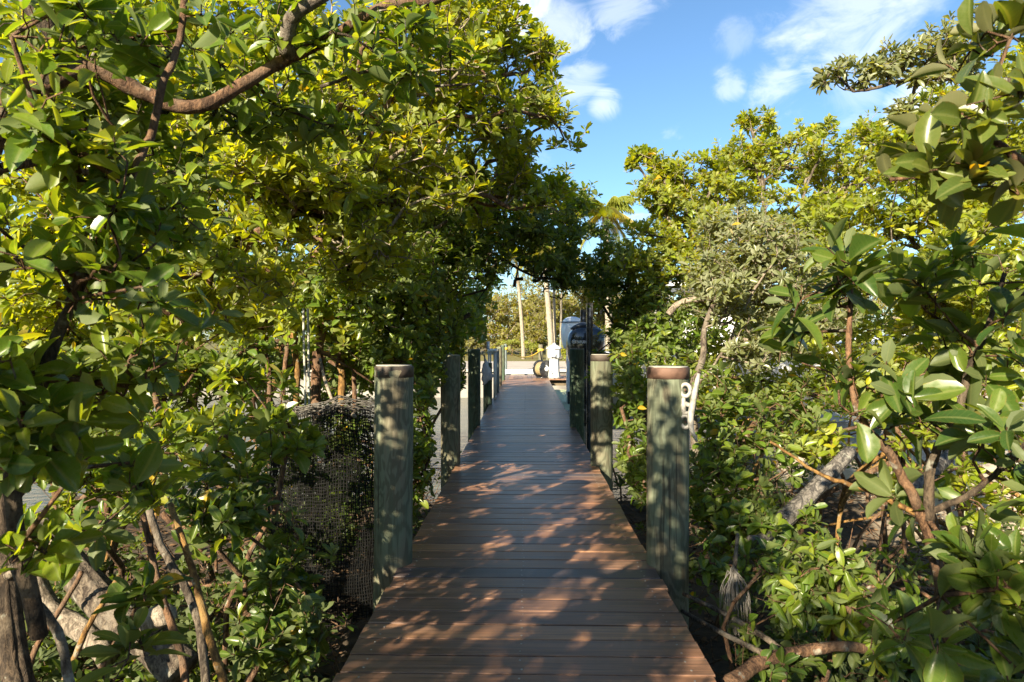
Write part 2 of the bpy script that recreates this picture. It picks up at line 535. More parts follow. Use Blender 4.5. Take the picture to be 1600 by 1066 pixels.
    def mesh(self, name, mat, smooth=True, attr=None):
        me = bpy.data.meshes.new(name)
        v = np.concatenate(self.v) if self.v else np.zeros((0, 3), np.float32)
        q = np.concatenate(self.q) if self.q else np.zeros((0, 4), np.int64)
        t = np.concatenate(self.t) if self.t else np.zeros((0, 3), np.int64)
        me.vertices.add(len(v))
        me.vertices.foreach_set('co', v.astype(np.float32).ravel())
        me.loops.add(q.size + t.size)
        me.loops.foreach_set('vertex_index', np.concatenate([q.ravel(), t.ravel()]).astype(np.int32))
        me.polygons.add(len(q) + len(t))
        me.polygons.foreach_set('loop_start', np.concatenate([np.arange(len(q)) * 4, q.size + np.arange(len(t)) * 3]).astype(np.int32))
        me.polygons.foreach_set('use_smooth', np.full(len(q) + len(t), smooth))
        if attr is not None:
            a = me.attributes.new('leaf_uv', 'FLOAT_COLOR', 'POINT')
            a.data.foreach_set('color', np.asarray(attr, np.float32).ravel())
        me.materials.append(mat)
        me.update(calc_edges=True)
        return me


def tag(o, label=None, cat=None, group=None, kind=None):
    if label:
        o['label'] = label
    if cat:
        o['category'] = cat
    if group:
        o['group'] = group
    if kind:
        o['kind'] = kind
    return o


def empty(name, loc, label, cat, group=None):
    o = bpy.data.objects.new(name, None)
    COL.objects.link(o)
    o.location = tuple(loc)
    o.empty_display_size = 0.1
    return tag(o, label, cat, group)


def put(name, geo, mat, parent=None, smooth=True, kind=None, attr=None, origin=None):
    """link a mesh whose points are given in world space; its own origin goes to the parent's"""
    if origin is None:
        origin = root_loc(parent) if parent is not None else (0, 0, 0)
    og = np.asarray(origin, np.float32)
    if geo.v:
        geo.v = [v - og for v in geo.v]
    o = bpy.data.objects.new(name, geo.mesh(name, mat, smooth, attr))
    COL.objects.link(o)
    if parent is not None:
        o.parent = parent
        o.location = tuple(np.asarray(origin, float) - np.asarray(root_loc(parent), float))
    else:
        o.location = tuple(np.asarray(origin, float))
    if kind:
        o['kind'] = kind
    return o


def root_loc(o):
    p = np.array(o.location, float)
    while o.parent is not None:
        o = o.parent
        p = p + np.array(o.location, float)
    return p


def spline(pts, m=8):
    """Catmull-Rom through the points"""
    p = np.asarray(pts, float)
    if len(p) < 3:
        return p[0] + (p[-1] - p[0]) * np.linspace(0, 1, m + 1)[:, None]
    e = np.concatenate([[2 * p[0] - p[1]], p, [2 * p[-1] - p[-2]]])
    out = []
    for i in range(len(p) - 1):
        a, b, c, d = e[i:i + 4]
        for s in np.linspace(0, 1, m, endpoint=False):
            out.append(0.5 * (2 * b + (c - a) * s + (2 * a - 5 * b + 4 * c - d) * s * s + (3 * b - a - 3 * c + d) * s ** 3))
    out.append(p[-1])
    return np.array(out)


def unit(a):
    a = np.asarray(a, float)
    return a / (np.linalg.norm(a, axis=-1, keepdims=True) + 1e-9)


# ------------------------------------------------------------------ the setting
def ground_height(x, y):
    near = -0.80 + 0.10 * np.sin(x * 1.7 + 0.6 * y) * np.cos(y * 1.3 - x * 0.4) + 0.05 * np.sin(x * 4.1 + 2) * np.sin(y * 3.7)
    out = np.clip((y - 8.5) / 4.0, 0, 1)
    left = np.clip((-5.5 - x) / 2.5, 0, 1)
    wet = np.maximum(out, left)
    rb = np.clip((x - 3.2) / 1.5, 0, 1) * np.clip((20 - y) / 4, 0, 1)
    wet = wet * (1 - rb)
    z = near * (1 - wet) + (-1.9) * wet
    z = np.where((y > 21) & (y < 25.9), -1.9, z)
    return np.where(y >= 25.9, -0.04 + 0.010 * np.clip(y - 38, 0, 30), z)


def grid_sheet(xs, ys, zf):
    X, Y = np.meshgrid(xs, ys)
    Z = zf(X, Y)
    nx, ny = len(xs), len(ys)
    i = (np.arange(ny - 1)[:, None] * nx + np.arange(nx - 1)[None]).ravel()
    return Geo().add(np.stack([X, Y, Z], -1).reshape(-1, 3), np.stack([i, i + 1, i + nx + 1, i + nx], 1))


xs = np.concatenate([[-900, -300, -120, -60, -30], np.linspace(-18, 18, 121), [30, 60, 120, 300, 900]])
ys = np.concatenate([[-300, -80, -30, -14], np.linspace(-8, 21, 98), [25.89, 25.9, 26.5, 30, 38, 45, 60, 90, 150, 400, 1200]])
o = put('ground', grid_sheet(xs, ys, ground_height), M_GROUND, kind='structure')
o = put('water', Geo().add([(-400, -6, -0.98), (400, -6, -0.98), (400, 25.95, -0.98), (-400, 25.95, -0.98)], [(0, 1, 2, 3)]), M_WATER, kind='structure')
g = Geo()
g.box((-70, 26.3, -0.3), (70, 37.5, 0.015))
o = put('pavement', g, M_CONC, kind='structure', smooth=False)

sw = empty('seawall', (0, 26, -1.9), 'long pale concrete seawall edging the canal at the far end of the walk', 'seawall')
put('wall', Geo().box((-70, 25.72, -1.95), (70, 26.25, 0.0)), simple('stained concrete', (0.20, 0.185, 0.165), .9, .2, .3, .9, 0.0, .3), sw, smooth=False)
put('wall_cap', Geo().box((-70, 25.62, 0.0), (70, 26.295, 0.10)), M_CONC, sw, smooth=False)

# ------------------------------------------------------------------ boardwalk
HW = 0.690
bw = empty('boardwalk', (0, 0, 0), 'straight boardwalk of reddish brown hardwood planks leading to the water', 'boardwalk')
plank_meshes = []
for k in range(4):
    prof = [(-0.0676, -0.034), (0.0676, -0.034), (0.0676, -0.0026), (0.0664, -0.0008), (0.0645, 0.0), (-0.0645, 0.0), (-0.0664, -0.0008), (-0.0676, -0.0026)]
    gx = Geo()
    n = len(prof)
    xsn = np.linspace(-HW, HW, 4)
    dy = [0, random.uniform(-.001, .001), random.uniform(-.001, .001), 0]
    v = np.concatenate([np.array([(x, y + dd, z) for y, z in prof]) for x, dd in zip(xsn, dy)])
    q = []
    for i in range(3):
        for j in range(n):
            q.append((i * n + j, (i + 1) * n + j, (i + 1) * n + (j + 1) % n, i * n + (j + 1) % n))
    t = [(0, j, j + 1) for j in range(1, n - 1)] + [(3 * n, 3 * n + j + 1, 3 * n + j) for j in range(1, n - 1)]
    gx.add(v, q, t)
    plank_meshes.append(gx.mesh('plank', M_DECK, False))
PITCH = 0.1445
sg = Geo()
y = 0.70
while y < 21.0:
    o = bpy.data.objects.new('plank', random.choice(plank_meshes))
    COL.objects.link(o)
    o.parent = bw
    o.location = (random.gauss(0, 0.003), y, random.gauss(0, 0.0006))
    o.rotation_euler = (random.gauss(0, .002), 0, random.choice((0, math.pi)) + random.gauss(0, .0008))
    for sx in (-0.02, -0.61, 0.61):
        for sy in (-0.036, 0.036):
            sg.lathe([(0.0042, -0.001), (0.0042, 0.0010), (0.0030, 0.0013)], (sx + random.gauss(0, .003), y + sy + random.gauss(0, .003), 0), 6)
    y += PITCH
put('screw_heads', sg, M_STEEL, bw, smooth=False, kind='stuff')
for sx in (-0.61, -0.02, 0.61):
    put('stringer', Geo().box((sx - 0.04, 0.63, -0.235), (sx + 0.04, 21.0, -0.036)), M_JOIST, bw, smooth=False)
for yy in (1.9, 3.75, 6.72, 9.72, 12.8, 15.7, 18.2):
    put('joist', Geo().box((-0.66, yy + .13, -0.42), (0.66, yy + 0.17, -0.237)), M_JOIST, bw, smooth=False)

# cross dock at the end, planks running up the walk
cd = empty('cross_dock', (0.6, 21.9, 0), 'short cross dock of brown planks at the far end of the boardwalk', 'dock')
for i in range(15):
    xx = -0.76 + i * 0.1445
    put('plank', Geo().box((xx - .0695, 21.08, -0.034), (xx + .0695, 23.3, 0.0), c=(0, 0, random.gauss(0, .001))), M_DECK, cd, smooth=False)
put('joist', Geo().box((-0.8, 21.3, -0.22), (1.36, 21.36, -0.036)), M_JOIST, cd, smooth=False)
put('joist', Geo().box((-0.8, 23.0, -0.22), (1.36, 23.06, -0.036)), M_JOIST, cd, smooth=False)


# ------------------------------------------------------------------ posts
def make_post(px, d, dia, ztop, label, mat, band=None, lean=0.0, zbot=-2.0, group='posts along the boardwalk', top=True):
    x = P(px, 530, d)[0]
    root = empty('dock_post', (x, d, -0.9), label, 'post', group)
    r = dia / 2
    zs = np.concatenate([[zbot, -0.9, -0.3], np.linspace(0, ztop - 0.02, 8)])
    ctr = np.stack([x + lean * (zs - 0), np.full(len(zs), d), zs], 1)
    rr = np.full(len(zs), r) * (1 + RNG.normal(0, 0.008, len(zs)))
    ctr = np.concatenate([ctr, [[x + lean * ztop, d, ztop]]])
    rr = np.append(rr, r * 0.985)
    put('timber', Geo().tube(ctr, rr, 28, True, 3, 0.006), mat, root)
    if band is not None:
        put('band', Geo().lathe([(r * 1.012, ztop - 0.054), (r * 1.012, ztop + 0.002), (r * 1.00, ztop + 0.005), (r * .2, ztop + 0.006)], (x + lean * ztop, d, 0), 28), band, root)
    if top:
        ze = ztop + (.0075 if band is not None else 0)
        put('end_grain', Geo().lathe([(r * 0.94, ze - 0.001), (r * 0.93, ze + 0.004), (r * 0.1, ze + 0.005)], (x + lean * ztop, d, 0), 20), M_TOP, root)
    return root


make_post(614, 3.75, 0.212, 1.076, 'thick greenish wooden post with dark brown banded top, nearest on the left of the boardwalk', M_POST, M_CAP, 0.006)
make_post(1043, 3.76, 0.228, 1.070, 'thick mossy wooden post with rusty banded top carrying the white cleat', M_POST, M_RUST, 0.004)
make_post(704, 6.75, 0.196, 1.07, 'brownish wooden post with flat top behind the nearest left post', M_POST)
make_post(940, 6.70, 0.216, 1.07, 'pale sun dappled wooden post with brown band, second on the right', M_POST, M_CAP)
make_post(901.5, 9.62, 0.205, 1.09, 'narrow dark green post without band on the right before the black outboard', M_POSTG)
make_post(741, 9.75, 0.180, 1.085, 'dark green weathered post on the left beside the grey canvas', M_POSTG)
make_post(762, 12.85, 0.17, 0.78, 'low grey green post under the sloping grey canvas on the left', M_POSTG)
make_post(775.5, 15.7, 0.14, 1.0, 'slim blue green post just beyond the white pipe table on the left', M_POSTB)
make_post(780.5, 18.2, 0.14, 1.02, 'slim brownish post second from the far end of the left row', M_POST)
make_post(786, 20.4, 0.12, 1.05, 'short looking green post at the left corner of the walk end', M_POSTG)
make_post(790, 24.4, 0.10, 1.05, 'pale slender post holding the left end of the yellow rope', M_POSTB, zbot=-1.9)
make_post(845, 27.6, 0.19, 1.0, 'sunlit tan post holding the right end of the yellow rope', M_POST, zbot=-0.1)
make_post(856, 26.9, 0.15, 0.95, 'sunlit pale post beside the white dock pedestal', M_POST, zbot=-0.1)

# ------------------------------------------------------------------ cleat on the right post
cl = empty('dock_cleat', P(1080, 640, 3.66), 'white metal cleat with two ring feet screwed to the right post', 'cleat')
D0 = 3.665


def ring(c, R, r, ax, n=18, m=8):
    gq = Geo()
    th = np.linspace(0, 2 * math.pi, n + 1)
    u, v2 = ax
    pts = [np.asarray(c) + R * (math.cos(a) * np.asarray(u) + 1.25 * math.sin(a) * np.asarray(v2)) for a in th]
    return gq.tube(pts, r, m, False)


for cy in (610, 659):
    put('ring_foot', ring(P(1071, cy, D0 - .005), 0.026, 0.0115, (unit([1, -.45, 0]), (0, 0, 1.0))), M_GALV, cl)
for cy in (610, 659):
    put('bolt', Geo().lathe([(.009, -.006), (.009, .004), (.006, .008)], P(1070, cy, D0 + .012), 6, 'y'), M_RUST, cl)
web = Geo()
web.tube(spline([P(1068, 622, D0), P(1068, 634, D0 - .01), P(1069, 648, D0)], 5), [.012, .012, .013, .013, .013, .014, .014, .014, .013, .012, .012], 8)
web.tube(spline([P(1070, 630, D0), P(1076, 633, D0 - .03), P(1083, 633, D0 - .05)], 4), .0125, 8)
web.tube(spline([P(1070, 646, D0), P(1076, 646, D0 - .03), P(1081, 645, D0 - .05)], 4), .0115, 8)
put('web', web, M_GALV, cl)
hp = spline([P(1092, 584, D0 - .05), P(1087, 607, D0 - .06), P(1082, 633, D0 - .055), P(1079, 655, D0 - .055), P(1081, 672, D0 - .06), P(1089, 690, D0 - .06)], 6)
put('horn', Geo().tube(hp, np.interp(np.arange(len(hp)), [0, 3, 14, 20, len(hp) - 1], [.009, .013, .017, .016, .007]), 10), M_GALV, cl)

# ------------------------------------------------------------------ canvas, table, rope, pedestal, reel, beam
cv = empty('canvas_cover', P(760, 580, 11.4), 'grey canvas sloping from the dark green post down to the low post', 'canvas')
a0, a1 = P(753, 549, 10.2), P(770, 587, 12.8)
b0, b1 = P(752, 580, 10.2), P(756, 600, 12.8)
gv = Geo()
rows = []
for i in range(13):
    s = i / 12
    top = a0 + (a1 - a0) * s
    bot = b0 + (b1 - b0) * s
    bot[2] -= 0.10 * math.sin(math.pi * s)
    for j in range(7):
        f = j / 6
        rows.append(top * (1 - f) + bot * f + np.array([0.05 * math.sin(f * 3.14) * (1 if j % 2 else .6) + .012 * math.sin(i * 1.7 + j), 0, 0]))
q = [(i * 7 + j, i * 7 + j + 1, (i + 1) * 7 + j + 1, (i + 1) * 7 + j) for i in range(12) for j in range(6)]
gv.add(rows, q)
gv.add(np.array(rows) + np.array([0.012, 0, 0]), [x[::-1] for x in q])
put('sheet', gv, M_CANVAS, cv)
put('hem', Geo().tube([a0, (a0 + a1) / 2 + np.array([0, 0, -.01]), a1], .012, 6), M_CANVAS, cv)

ft = empty('cleaning_table', P(770, 600, 14.1), 'small white topped fish cleaning table on white pipe legs at the left edge', 'table')
tz = P(772, 549, 14.1)
put('table_top', Geo().box((-.09, -.42, 0), (.09, .42, .045), c=tz + np.array([-.02, 0, 0])), M_GEL, ft)
put('backboard', Geo().box((-.11, -.42, .046), (-.09, .42, .20), c=tz + np.array([-.02, 0, 0])), M_BEAM, ft)
for sx, sy in ((.05, -.36), (.05, .36), (-.07, -.36), (-.07, .36)):
    c0 = tz + np.array([sx - .02, sy, 0])
    put('leg', Geo().tube([(c0[0], c0[1], 0.0), (c0[0], c0[1], c0[2])], .016, 8), M_WHITE, ft)
put('foot_rail', Geo().tube([(tz[0] + .03, tz[1] - .36, .03), (tz[0] + .03, tz[1] + .36, .03)], .012, 6), M_WHITE, ft)

ro = empty('rope', P(815, 556, 26), 'yellow rope hanging in a sag between two posts at the walk end', 'rope')
ra, rb = P(790, 545, 24.4), P(845, 547, 27.6)
pts = [ra + (rb - ra) * s + np.array([0, 0, -0.30 * 4 * s * (1 - s)]) for s in np.linspace(0, 1, 17)]
put('line', Geo().tube(pts, .024, 6), M_ROPE, ro)
put('knot', Geo().lathe([(.05, -.05), (.085, -.02), (.085, .03), (.05, .05)], ra, 10), M_ROPE, ro)
put('knot', Geo().lathe([(.09, -.05), (.125, -.02), (.125, .03), (.09, .05)], rb, 10), M_ROPE, ro)

px_, py_ = P(866, 560, 21.6)[0], 21.6
pd = empty('power_pedestal', (px_, py_, 0), 'white lighthouse shaped dock power pedestal beside the hose reel', 'pedestal')
put('base_plate', Geo().lathe([(.24, .002), (.24, .03), (.22, .04)], (px_, py_, 0), 8), M_GALV, pd, smooth=False)
put('column', Geo().lathe([(.19, .042), (.165, .30), (.15, .58), (.155, .62)], (px_, py_, 0), 8), M_WHITE, pd, smooth=False)
put('lantern', Geo().lathe([(.19, .622), (.21, .66), (.21, .90), (.20, .92)], (px_, py_, 0), 8), M_WHITE, pd, smooth=False)
put('roof', Geo().lathe([(.25, .922), (.25, .95), (.12, 1.03), (.05, 1.06), (.045, 1.09), (.02, 1.11)], (px_, py_, 0), 8), M_WHITE, pd, smooth=False)
put('outlet_hood', Geo().box((-.13, -.27, .68), (.02, -.19, .78), c=(px_, py_, 0)), M_GREYP, pd, smooth=False)

rx = P(848, 580, 21.7)
rx[2] = 0.285
hr = empty('hose_reel', (rx[0], rx[1], 0), 'round dark hose reel wound with tan hose in front of the pedestal', 'hose reel')
ax_dir = unit([0.62, -0.78, 0])
Rz = np.array([[ax_dir[1], 0, ax_dir[0]], [-ax_dir[0], 0, ax_dir[1]], [0, 1, 0]])


def reel_part(name, prof, mat):
    gg = Geo().lathe(prof, (0, 0, 0), 24)
    gg.v = [v @ Rz.T + rx for v in gg.v]
    put(name, gg, mat, hr)


for s in (-.17, .17):
    reel_part('flange', [(.05, s - .012), (.27, s - .012), (.28, s), (.27, s + .012), (.05, s + .012)], M_BLACK)
reel_part('hose_coil', [(.14, -.155), (.20, -.15), (.225, -.11), (.21, -.08), (.23, -.04), (.215, 0), (.23, .04), (.21, .08), (.225, .11), (.20, .15), (.14, .155)], M_TAN)
reel_part('hub', [(.07, .183), (.07, .21), (.04, .22)], M_GREYP)
put('stand', Geo().box((-.2, -.2, .002), (.2, .2, .035), c=(rx[0], rx[1], 0)), M_BLACK, hr)
hs = spline([rx + np.array([.10, -.22, .12]), rx + np.array([.22, -.30, -.02]), rx + np.array([.30, -.40, -.2]), rx + np.array([.42, -.42, -.262]), rx + np.array([.52, -.30, -.262])], 5)
put('hose', Geo().tube(hs, .02, 7), M_HOSE, hr)

bm = empty('gangway_beam', P(812, 584, 24.0), 'low blue grey beam lying across the end of the walk', 'beam')
bx0, bx1 = P(786, 584, 23.9)[0], P(846, 584, 23.9)[0]
put('rail', Geo().box((bx0, 23.8, 0.02), (bx1, 23.98, 0.14)), M_BEAM, bm, smooth=False)
put('top_strip', Geo().box((bx0 - .02, 23.78, 0.142), (bx1 + .02, 24.0, 0.17)), M_GEL, bm, smooth=False)
for s in (0.15, 0.85):
    xx = bx0 + (bx1 - bx0) * s
    put('skid', Geo().box((xx - .08, 23.7, -0.06), (xx + .08, 24.08, 0.018)), M_BLACK, bm, smooth=False)
for s in (0.1, 0.9):
    xx = bx0 + (bx1 - bx0) * s
    put('pile', Geo().tube([(xx, 23.9, -1.95), (xx, 23.9, -.062)], .08, 10), M_POSTG, bm)

# floating dock on the right
fd = empty('floating_dock', (1.2, 17.5, -0.35), 'pale green floating dock with white edge beside the right of the boardwalk', 'floating dock')
for i in range(14):
    yy = 14.5 + i * 0.43
    put('panel', Geo().box((0.80, yy, -0.33), (1.62, yy + 0.418, -0.285)), M_GREEND, fd, smooth=False)
put('float', Geo().box((0.84, 14.55, -1.05), (1.58, 20.4, -0.332)), M_GALV, fd, smooth=False)
put('edge_strip', Geo().box((0.78, 14.43, -0.40), (1.64, 14.495, -0.275)), M_GEL, fd, smooth=False)


# ------------------------------------------------------------------ boat on its lift
def cowling(c, w, h, dpt, skew=0.0):
    """an outboard's cowl: long axis x, rounded, taller to the front, sloped at the back"""
    sec = []
    nz, na = 12, 24
    prof = [(0.00, .60, .62), (.06, .74, .78), (.16, .84, .90), (.30, .93, .97), (.45, .98, 1.0), (.60, 1.0, 1.0), (.72, .99, .97), (.82, .94, .90), (.90, .83, .78), (.955, .66, .60), (.985, .44, .38), (1.0, .15, .12)]
    vs = []
    for f, a, b in prof:
        for k in range(na):
            t = 2 * math.pi * k / na
            ct, st = math.cos(t), math.sin(t)
            ex = 0.62
            x = a * math.copysign(abs(ct) ** ex, ct) * w / 2 + skew * (f - .5) * w
            if ct < 0:
                x *= 1 - 0.10 * max(0, f - .55) / .45
            y2 = b * math.copysign(abs(st) ** ex, st) * dpt / 2
            vs.append((x, y2, f * h))
    g2 = Geo()
    q = [(i * na + j, i * na + (j + 1) % na, (i + 1) * na + (j + 1) % na, (i + 1) * na + j) for i in range(len(prof) - 1) for j in range(na)]
    t = [(i0, i1, i2) for i0, i1, i2 in [(0, k + 1, k) for k in range(1, na - 1)]]
    base = (len(prof) - 1) * na
    t += [(base, base + k, base + k + 1) for k in range(1, na - 1)]
    g2.add(np.array(vs) + np.asarray(c), q, t)
    return g2


ob = P(915, 571, 13.6)
bt = empty('motor_boat', (2.6, 14.6, -0.2), 'white motor boat on a lift with hard top and black outboard', 'boat')
ow = 0.78
oc = np.array([ob[0], ob[1], 0.70])
engine = put('outboard_motor', cowling(oc, ow, 0.78, 0.50, 0.05), M_COWL, bt)
engine['label'] = 'black outboard with white lettering'
put('crest', Geo().tube(spline([oc + (-.30, -.05, .73), oc + (-.1, -.05, .80), oc + (.12, -.05, .79), oc + (.3, -.05, .70)], 5), [.02, .03, .04, .045, .05, .055, .055, .055, .05, .05, .045, .04, .035, .03, .025, .02], 8), M_NAVY, engine)
leg = Geo()
leg.box((-.17, -.13, -.75), (.20, .13, 0.04), c=oc)
leg.box((-.12, -.08, -1.15), (.14, .08, -.75), c=oc)
leg.box((-.30, -.12, -.80), (.22, .12, -.76), c=oc)
put('midsection', leg, M_BLACK, engine)
put('gearcase', Geo().lathe([(.02, -.30), (.08, -.2), (.09, .1), (.05, .25)], oc + np.array([0, 0, -1.12]), 12, 'x'), M_BLACK, engine)
for k in range(3):
    a = k * 2.094
    gp = Geo()
    c0 = oc + np.array([-.30, 0, -1.12])
    u = np.array([0, math.cos(a), math.sin(a)])
    v2 = np.array([.05, -math.sin(a) * .8, math.cos(a) * .8])
    gp.add([c0 + u * .04, c0 + u * .12 + v2 * .09, c0 + u * .2 + v2 * .03, c0 + u * .16 - v2 * .07] + [c0 + np.array([.01, 0, 0]) + z for z in (u * .04, u * .12 + v2 * .09, u * .2 + v2 * .03, u * .16 - v2 * .07)],
           [(0, 1, 2, 3), (7, 6, 5, 4), (0, 4, 5, 1), (1, 5, 6, 2), (2, 6, 7, 3), (3, 7, 4, 0)])
    put('propeller_blade', gp, M_GALV, engine)
fc = bpy.data.curves.new('lettering', 'FONT')
fc.body = 'YAMAHA'
fc.size = 0.088
fc.space_character = 1.08
fc.extrude = 0.002
fc.offset = 0.002
fc.align_x = 'LEFT'
fo = bpy.data.objects.new('lettering', fc)
COL.objects.link(fo)
fo.parent = engine
fc.materials.append(M_TEXT)
fo.location = (oc[0] - 0.205 - root_loc(bt)[0], oc[1] - 0.262 - root_loc(bt)[1], oc[2] + 0.445 - root_loc(bt)[2])
fo.rotation_euler = (rad(90), 0, 0)
fo.scale = (0.62, 1, 1)
fm = bpy.data.objects.new('lettering', bpy.data.meshes.new_from_object(fo))
COL.objects.link(fm)
fm.parent = engine
fm.location, fm.rotation_euler, fm.scale = fo.location, fo.rotation_euler, fo.scale
bpy.data.objects.remove(fo)
fm.name = 'lettering'
put('emblem', Geo().tube([oc + np.array([-.25 + .034 * math.cos(a), -.264, 0.478 + .034 * math.sin(a)]) for a in np.linspace(0, 2 * math.pi, 15)], .006, 5, False)
    .tube([oc + np.array([-.25, -.264, .450]), oc + np.array([-.25, -.264, .505])], .005, 5).tube([oc + np.array([-.274, -.264, .465]), oc + np.array([-.226, -.264, .491])], .005, 5).tube([oc + np.array([-.274, -.264, .491]), oc + np.array([-.226, -.264, .465])], .005, 5), M_TEXT, engine)
put('decal', Geo().box((-.16, -.266, .24), (-.10, -.262, .27), c=oc), M_ROPE, engine, smooth=False)

# hull: stern near the motor, bow away to the right
hx0, hx1, hy = oc[0] + 0.50, oc[0] + 7.2, 14.5
gh = Geo()
vs, q = [], []
for i in range(15):
    s = i / 14
    x = hx0 + (hx1 - hx0) * s
    half = 1.25 * (1 - max(0, (s - .45) / .55) ** 2.2) + 0.02
    sheer = 0.95 + 0.45 * s ** 2
    keel = -0.25 + 0.75 * max(0, (s - .6) / .4) ** 2
    for a, z in ((half, sheer), (half * .98, sheer - .10), (half * .9, sheer * .45 + keel * .3), (half * .62, keel + .16), (0, keel), (-half * .62, keel + .16), (-half * .9, sheer * .45 + keel * .3), (-half * .98, sheer - .10), (-half, sheer), (-half * .85, sheer - .02), (0, sheer - .25), (half * .85, sheer - .02)):
        vs.append((x, hy + a, z))
for i in range(14):
    for j in range(12):
        q.append((i * 12 + j, i * 12 + (j + 1) % 12, (i + 1) * 12 + (j + 1) % 12, (i + 1) * 12 + j))
gh.add(vs, q, [(0, k + 1, k) for k in range(1, 11)] + [(168, 168 + k, 168 + k + 1) for k in range(1, 11)])
put('hull', gh, M_GEL, bt)
hc = P(1085, 452, 15.0)
put('hard_top', Geo().box((-.95, -1.0, 0), (1.3, 1.0, .09), c=hc), M_GEL, bt, smooth=False)
put('hard_top_lining', Geo().box((-.85, -.9, -.05), (1.2, .9, -.002), c=hc), M_BEAM, bt, smooth=False)
for sx in (-.7, 1.0):
    for sy in (-.75, .75):
        put('top_support', Geo().tube([hc + (sx, sy, -.05), (hc[0] + sx * 1.05, hc[1] + sy, 0.85)], .03, 8), M_GALV, bt)
put('console', Geo().box((-.45, -.4, .72), (.5, .4, 1.75), c=(hc[0] + .1, hy, 0)), M_GEL, bt, smooth=False)

wm = P(893, 520, 16.2)
wc = np.array([wm[0], 16.2, 1.00])
wmo = empty('white_outboard', (wc[0], wc[1], -0.9), 'tall pale grey outboard motor standing behind the black outboard', 'outboard motor')
put('cowling', cowling(wc, 0.52, 0.76, 0.46, 0.04), M_GREYP, wmo)
put('trim_line', Geo().tube([wc + np.array([.262 * math.copysign(abs(math.cos(a)) ** .62, math.cos(a)), .232 * math.copysign(abs(math.sin(a)) ** .62, math.sin(a)), .63]) for a in np.linspace(0, 2 * math.pi, 25)], .012, 6, False), M_BLACK, wmo)
put('midsection', Geo().box((-.12, -.1, -1.1), (.15, .1, .03), c=wc), M_GREYP, wmo, smooth=False)
put('bracket', Geo().box((-.1, -.25, -1.284), (.45, .25, -1.0), c=wc), M_BLACK, wmo, smooth=False)

# lift posts: dark H section beams
lf = empty('boat_lift', (P(915, 530, 13.0)[0], 13.0, -0.9), 'tall black steel lift upright rising in front of the outboards', 'boat lift')
for pxc, wd, dd, ztop in ((921, 0.085, 12.8, P(917, 474, 12.8)[2]), (911.5, 0.11, 15.0, P(907, 484, 15.0)[2])):
    x = P(pxc, 530, dd)[0]
    put('upright', Geo().box((x - wd / 2, dd - .01, -2.0), (x + wd / 2, dd + .01, ztop))
        .box((x - wd / 2 - .012, dd - .09, -2.0), (x - wd / 2, dd + .09, ztop)).box((x + wd / 2, dd - .09, -2.0), (x + wd / 2 + .012, dd + .09, ztop)), M_BLACK, lf, smooth=False)
    put('track', Geo().box((x - .02, dd - .04, -1.0), (x + .02, dd - .011, ztop - .05)), M_NAVY, lf, smooth=False)
put('cradle_beam', Geo().box((1.72, 14.0, -0.62), (7.0, 14.2, -0.45)), M_GALV, lf, smooth=False)
put('cradle_beam', Geo().box((1.72, 15.0, -0.62), (7.0, 15.2, -0.45)), M_GALV, lf, smooth=False)
put('bunk', Geo().box((2.0, 13.95, -0.445), (6.5, 14.15, -0.16)), M_CANVAS, lf, smooth=False)
put('bunk', Geo().box((2.0, 14.95, -0.445), (6.5, 15.15, -0.16)), M_CANVAS, lf, smooth=False)

# ------------------------------------------------------------------ plants
#PLANTS
BLADE_T = np.array([0.0, 0.34, 0.34, 0.34, 0.74, 0.74, 0.74, 1.0])
BLADE_V = np.array([0.0, -0.38, 0.0, 0.38, -0.45, 0.0, 0.45, 0.0])
BLADE_Q = np.array([(2, 5, 4, 1)[::-1], (2, 3, 6, 5)[::-1]])[:, ::-1]
BLADE_Q = np.array([(1, 2, 5, 4), (2, 3, 6, 5)])
BLADE_TRI = np.array([(0, 2, 1), (0, 3, 2), (4, 5, 7), (5, 6, 7)])


def blade_points(t, v, L, W, fold, curl):
    """local leaf shape: along, across, up"""
    along = t * L
    across = v * W
    up = np.abs(v) * W * fold - curl * L * (t ** 2)
    return along, across, up


def fine_leaf(k):
    """one carefully shaped leaf of unit length with a petiole, shared by many leaf objects"""
    rr = np.random.default_rng(100 + k)
    ts = [0.0, 0.10, 0.25, 0.42, 0.60, 0.76, 0.89, 0.97]
    ws = [0.04, 0.20, 0.35, 0.445, 0.48, 0.43, 0.29, 0.12]
    if k % 3 == 1:
        ws = [0.04, 0.24, 0.40, 0.47, 0.45, 0.36, 0.21, 0.08]
    curl, fold, tw = rr.uniform(-.08, .36), rr.uniform(.08, .60), rr.normal(0, .30)
    side = rr.normal(0, .05)
    vs, at = [], []
    for t, hw in zip(ts, ws):
        for v in (-1, -.5, 0, .5, 1):
            a = hw * v * (1 + (rr.normal(0, .035) if abs(v) == 1 else 0))
            up = fold * abs(a) * (1.0 if abs(v) == 1 else .8) - curl * t * t + tw * t * a + (rr.normal(0, .010) if abs(v) == 1 else 0)
            vs.append((t, a + side * math.sin(t * 3.1), up))
            at.append((0.5, abs(v), t, 1))
    vs.append((1.0, 0, -curl - .01))
    at.append((0.5, 0, 1, 1))
    q = [(i * 5 + j, (i + 1) * 5 + j, (i + 1) * 5 + j + 1, i * 5 + j + 1) for i in range(7) for j in range(4)]
    t3 = [(35 + j, 40, 35 + j + 1) for j in range(4)]
    for dx in (-.012, .012):       # petiole
        vs += [(-.16, dx, -.01), (0.02, dx, 0.004)]
        at += [(.5, 0, 0, 1)] * 2
    q.append((41, 42, 44, 43))
    return vs, q, t3, at


